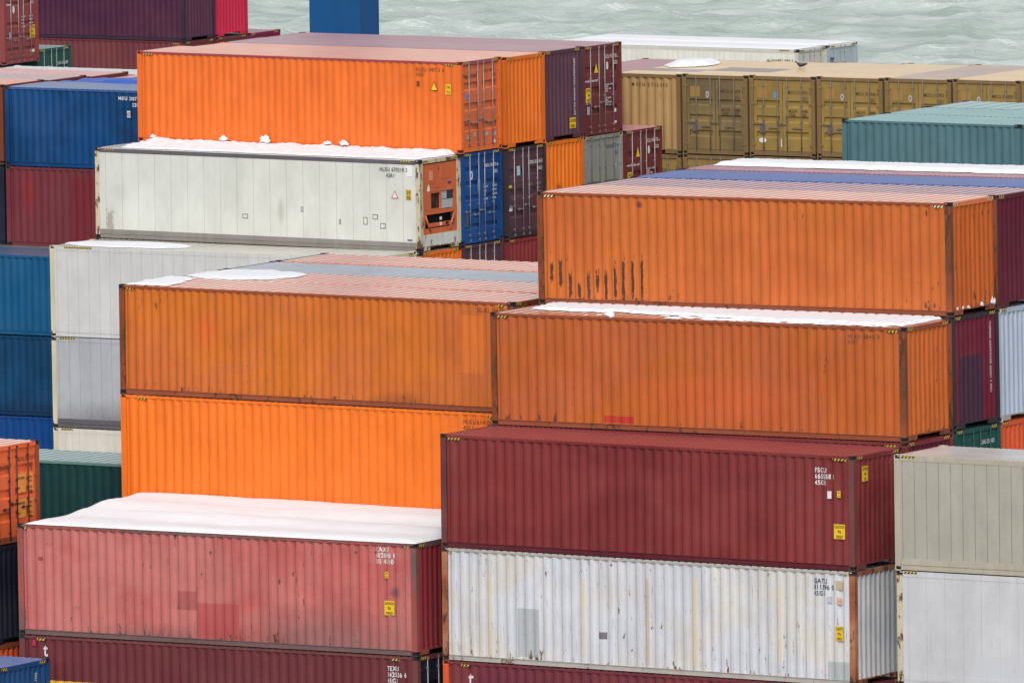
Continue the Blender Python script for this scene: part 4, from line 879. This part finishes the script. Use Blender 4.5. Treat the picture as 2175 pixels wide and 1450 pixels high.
# ------------------------------------------------------------------ snow, tarpaulin, bird
def snowmat():
    m, N, b = newmat('snow'); tc = N.n.new('ShaderNodeTexCoord')
    f = N.noise(tc.outputs['Object'], 2.2, 6, .6)
    N.link(N.mix(f, (.66, .675, .705, 1), (.75, .755, .775, 1)), b.inputs['Base Color']); b.inputs['Roughness'].default_value = .75
    b.inputs['Specular IOR Level'].default_value = .25
    bp = N.n.new('ShaderNodeBump'); bp.inputs['Strength'].default_value = .6; bp.inputs['Distance'].default_value = .04
    N.link(N.noise(tc.outputs['Object'], 3.0, 9, .7), bp.inputs['Height']); N.link(bp.outputs[0], b.inputs['Normal']); return m
SNOW = snowmat()
def fbm(x, y, s): return mnoise.fractal(Vector((x, y, s)), 1.0, 2.0, 4)
def sheet(name, label, cat, st, z0, x0, x1, y0, y1, hf, cell=.07, mat=None, org=None, kind=None, group=None):
    """soft closed heap over a rectangle of a stack's local frame; hf(x,y) = height above the base, <=0 where bare"""
    if org is None:
        sx, sy, sz, sl, yw = ST[st]; loc = (sx-sl*z0, sy, sz+z0); rot = (0, -sl, yw)
    else: loc = org; rot = (0, 0, 0)
    nx = max(2, int((x1-x0)/cell)); ny = max(2, int((y1-y0)/cell)); bm = bmesh.new()
    Hh = [[hf(x0+(x1-x0)*i/nx, y0+(y1-y0)*j/ny) for j in range(ny+1)] for i in range(nx+1)]
    vt = {}
    def V(i, j, top):
        k = (i, j, top)
        if k not in vt: vt[k] = bm.verts.new((x0+(x1-x0)*i/nx, y0+(y1-y0)*j/ny, max(Hh[i][j], .004) if top else 0.0))
        return vt[k]
    live = [[max(Hh[i][j], Hh[i+1][j], Hh[i][j+1], Hh[i+1][j+1]) > .012 for j in range(ny)] for i in range(nx)]
    for i in range(nx):
        for j in range(ny):
            if not live[i][j]: continue
            bm.faces.new([V(i, j, 1), V(i+1, j, 1), V(i+1, j+1, 1), V(i, j+1, 1)])
            for (di, dj, a, b) in ((-1, 0, (i, j+1), (i, j)), (1, 0, (i+1, j), (i+1, j+1)), (0, -1, (i, j), (i+1, j)), (0, 1, (i+1, j+1), (i, j+1))):
                ii, jj = i+di, j+dj
                if not (0 <= ii < nx and 0 <= jj < ny and live[ii][jj]):
                    bm.faces.new([V(*a, 0), V(*b, 0), V(*b, 1), V(*a, 1)])
    for f in bm.faces: f.smooth = True
    me = bpy.data.meshes.new(name); bm.normal_update(); bm.to_mesh(me); bm.free()
    o = bpy.data.objects.new(name, me); me.materials.append(mat or SNOW); col.objects.link(o); o.location = loc; o.rotation_euler = rot
    tag(o, label, cat, group, kind); return o
def sm(t, a, b): t = min(1, max(0, (t-a)/(b-a))); return t*t*(3-2*t)
def edge(x, y, x0, x1, y0, y1, r, s=0, amp=0):
    n = amp*fbm(x*1.7, y*1.7, s) if amp else 0
    return min(x-x0, x1-x, y-y0, y1-y)+n
def hE(x, y):
    d = min(x-.22-.08*y*0, 12.15-x, y-.02)+.03*fbm(x*2, y*2, 1)
    if y < 2.42: t = .085+.10*sm(y, 1.2, 2.4)
    else: t = .15+.16*sm(y, 2.4, 3.6)
    wv = .03*fbm(x*.3, y*.9, 4)+.010*fbm(x*1.1, y*1.4, 7)+.035*math.sin(y*2.6+.35*x)*sm(y, .6, 2)
    l = 1-(1-min(1, max(0, d)/.4))**2
    return (t+wv)*l
sheet('snow_cover', 'deep smooth snow blanket lying on the faded pink red container', 'snow', 'L0', 0, .15, 12.17, .0, 5.0, hE, .08)
def hI(x, y):
    d = min(x-.55-.35*(y < .9), 11.95-x, y-.22-.05*math.sin(x*3))+.10*fbm(x*2.2, y*2.2, 2)
    t = .12+.14*sm(y, .8, 2.3)+.14*fbm(x*1.6, y*2.0, 9)*sm(y, 1.4, 2.3)+.09*fbm(x*5, y*5, 3)
    return t*.45*(1-(1-min(1, max(0, d)/.25))**2)
sheet('snow_cover', 'lumpy snow bank on the white refrigerated container against the bright orange one', 'snow', 'B0', h, .4, 12.0, .1, 2.5, hI, .055)
def corr(x, P): f = ((x-.09)/P) % 1; return 1 if .2 < f < .9 else 0
def hC(x, y):
    yb = 1.05-.6*sm(x, 4, 9)+.22*fbm(x*.8, 3, 5)
    d = min(x-.35-.2*(2.4-y), 11.9-x, y-yb, 2.44-y+.2)+.12*fbm(x*2.8, y*2.8, 6)
    a = .05*(1-(1-min(1, max(0, d)/.15))**2)+(.02*corr(x+.1*y, .339) if d > 0 else 0)
    e = fbm(x*2.4, y*9, 8)+.45*sm(x, 3.0, 8.0)-.40-.25*abs(y-.35)
    b = .03*min(1, max(0, e*4)) if .06 < y < 1.0 and x < 11.6 and x > 2.5 else 0
    return max(a, b)
sheet('snow_cover', 'rippled snow strip along the back of the dull orange container roof', 'snow', 'R1', 2*h, .3, 11.95, .05, 2.46, hC, .05)
def hG(x, y):
    d = min(x-.2, 1.55-x-.3*(y), y-.15, 2.2-y)+.22*fbm(x*1.6, y*2, 12); return .045*min(1, max(0, d)/.12)+.012*corr(x, .339)*(d > 0)
sheet('snow_patch', 'small thin snow patch on the left roof corner of the faded orange container', 'snow', 'L2', 2*h, .1, 1.9, .06, 2.4, hG, .05)
def hL3(x, y):
    e = 1-(((x-1.55)/1.65)**2+((y-1.25)/1.28)**2); return .07*max(0, min(1, e*2.0+.6*fbm(x*1.7, y*1.7, 14)))
sheet('snow_patch', 'rounded snow patch on the second orange roof from the front', 'snow', 'L3', 2*h, .1, 4.2, .02, 2.42, hL3, .06)
def hN(x, y):
    e = 1-(((x-2.3)/2.4)**2+((y-1.1)/1.0)**2); return .045*max(0, min(1, e*2.2+.6*fbm(x*1.5, y*1.5, 15)))
sheet('snow_patch', 'flat snow patch on the cream roof at its left end', 'snow', 'B-1', 0, .1, 5.0, .05, 2.3, hN, .06)
def hR5(x, y):
    d = min(x-.4, 12.1-x, y-1.25+.03*x, 2.42-y+.15)+.15*fbm(x*1.2, y*2, 16); return .09*(1-(1-min(1, max(0, d)/.2))**2)+.012*corr(x, .14)*(d > 0)
sheet('snow_cover', 'long bright snow strip beyond the blue ribbed roof', 'snow', 'R5', 3*h, .3, 12.1, .9, 2.42, hR5, .06)
def hF(x, y):
    d = min(x-.1, 12.0-x, y-.1, 2.3-y)+.04*fbm(x*1, y*2, 17); return .06*(1-(1-min(1, max(0, d)/.35))**2)
sheet('snow_cover', 'snow on the roof of the white refrigerated container by the water', 'snow', None, 0, .05, 12.1, .05, 2.4, hF, .12, org=(-91.976-L40, 176.65, 3.67+h))
sheet('snow_cover', 'snow on the roof of the pale blue grey refrigerated container by the water', 'snow', None, 0, .05, 12.1, .05, 2.4, hF, .12, org=(-91.976-L40, 179.18, 3.67+h))
def hM(x, y):
    e = 1-(((x-.85)/.8)**2+((y-1.3)/1.25)**2); return .17*max(0, min(1, e*1.3+.35*fbm(x*1.5, y*1.5, 18)))
sheet('snow_patch', 'rounded snow mound on the tan row beside the mauve roof', 'snow', None, 0, 0, 2.1, 0, 2.6, hM, .06, org=(-41.35, 79.9, 14.15))
def lump(label, loc, s, seed, group):
    bm = bmesh.new(); bmesh.ops.create_icosphere(bm, subdivisions=3, radius=1)
    for v in bm.verts:
        k = 1+.75*mnoise.noise(v.co*1.5+Vector((seed, 0, 0)))+.35*mnoise.noise(v.co*4+Vector((seed, 0, 0))); v.co = Vector((v.co.x*s[0]*k, v.co.y*s[1]*k, max(-.6, v.co.z)*s[2]*k+s[2]*.55))
    for f in bm.faces: f.smooth = True
    me = bpy.data.meshes.new('snow_lump'); bm.to_mesh(me); bm.free(); me.materials.append(SNOW)
    o = bpy.data.objects.new('snow_lump', me); col.objects.link(o); o.location = loc; tag(o, label, 'snow', group)
def onst(st, x, y, z): sx, sy, sz, sl, yw = ST[st]; return (sx+x-sl*z, sy+y+yw*x, sz+z+sl*x)
gl = 'snow lumps against the bright orange container'
for i, (x, s, lab) in enumerate(((.62, .08, 'leftmost small snow lump at the foot of the bright orange container'), (3.3, .12, 'pointed snow lump at the foot of the bright orange container, left third'), (4.9, .17, 'largest snow lump at the foot of the bright orange container'),
        (7.25, .10, 'round snow lump at the foot of the bright orange container, right of the largest'), (7.85, .13, 'sharp snow lump nearest the doors at the foot of the bright orange container'))):
    lump(lab, onst('B1', x, -.09, h+.14), (s, .09, s*.7), i*3+1, gl)
lump('small snow chunk perched on the front edge of the dull orange container roof', onst('R1', 3.52, .10, 2*h-.03), (.14, .1, .09), 31, 'loose snow chunks')
gd = 'snow crumbs on the end sill of the scraped orange container'
for i, (y, s, lab) in enumerate(((.32, .07, 'snow crumb nearest the front post on the scraped orange end sill'), (.62, .06, 'snow crumb second from the front post on the scraped orange end sill'), (.92, .05, 'third snow crumb on the scraped orange end sill'),
        (1.62, .07, 'snow crumb past the middle of the scraped orange end sill'), (2.2, .11, 'tallest snow crumb by the rear post on the scraped orange end sill'))):
    lump(lab, onst('R2', 12.155, y, 2*h+.14), (.03, s, s*.9), i+50, gd)
# small bits of snow lying on the deep maroon roof
def hA(x, y):
    n = fbm(x*4.2, y*7, 22); return .012 if n > .92 else -.1
sheet('snow_specks', 'scattered snow specks on the deep maroon container roof', 'snow', 'R0', h, .5, 12.0, .1, 2.3, hA, .04, kind='stuff')
# tarpaulin
def hT(x, y):
    d = min(x-.0, 6.0-x, y-.0, 2.4-y); return (.06+.16*sm(x, .8, 3.0)+.05*fbm(x*1.2, y*1.4, 24)+.03*math.sin(x*2.6+y*3+2*fbm(x, y, 2)))*sm(d, 0, .3)
sheet('tarpaulin', 'bright blue tarpaulin draped over the open top container', 'tarpaulin', None, 0, 0, 6.0, 0, 2.4, hT, .06, mat=plain('tarp_blue', (60, 94, 180), .45), org=(xq+.02, y3, 11.26+HS-.03))
# bird
def bird():
    bm = bmesh.new()
    def ell(c, r, rot=0):
        t = bmesh.ops.create_uvsphere(bm, u_segments=14, v_segments=10, radius=1)['verts']
        M = Matrix.Translation(c) @ Matrix.Rotation(rot, 4, 'Y') @ Matrix.Diagonal((*r, 1))
        for v in t: v.co = M @ v.co
    # body, neck, head, wings, raised tail
    r = bpy.data.objects.new('pigeon', None); col.objects.link(r)
    prof = [(-.30, .012, .17), (-.24, .03, .145), (-.17, .05, .13), (-.10, .075, .12), (0, .088, .115), (.08, .078, .125), (.13, .05, .155), (.16, .038, .195), (.185, .04, .225), (.215, .036, .235), (.245, .016, .228), (.262, .006, .222)]
    rings = []
    for (x, rr, z) in prof: rings.append([bm.verts.new((x, rr*math.cos(t), z+rr*(1.0 if -.2 < x < .2 else .7)*math.sin(t))) for t in [2*math.pi*i/14 for i in range(14)]])
    for a, b in zip(rings, rings[1:]):
        for i in range(14): bm.faces.new([a[i], a[(i+1) % 14], b[(i+1) % 14], b[i]]).smooth = True
    bm.faces.new(rings[0][::-1]); bm.faces.new(rings[-1])
    body = part('body', tomesh('body', bm), plain('slate_feathers', (52, 50, 62), .7), r)
    for s in (-1, 1):
        b2 = bmesh.new(); pts = [(.09, .065, .15), (-.02, .10, .13), (-.16, .095, .15), (-.27, .05, .20), (-.12, .06, .19), (.02, .06, .185)]
        A = [b2.verts.new((x, s*y, z)) for x, y, z in pts]; B = [b2.verts.new((x, s*(y-.012), z)) for x, y, z in pts]
        b2.faces.new(A); b2.faces.new(B[::-1])
        for i in range(6): b2.faces.new([A[i], B[i], B[(i+1) % 6], A[(i+1) % 6]])
        part('wing', tomesh('wing', b2), plain('grey_wing', (84, 84, 98), .7), r)
        b3 = bmesh.new(); tube(b3, (.02, s*.03, .06), (.03, s*.03, .0), .008, 6); tube(b3, (.03, s*.03, .004), (.07, s*.035, .004), .006, 6); part('foot', tomesh('foot', b3), plain('bird_foot', (120, 70, 66), .7), r)
    b4 = bmesh.new(); tube(b4, (.255, 0, .222), (.29, 0, .212), .006, 6); part('beak', tomesh('beak', b4), INK, r)
    r.location = (-36.1, 80.7, 14.19); r.rotation_euler = (0, 0, math.radians(200)); r.scale = (.8, .8, .8)
    tag(r, 'dark pigeon standing on the tan roofs before the white doors', 'bird')
bird()
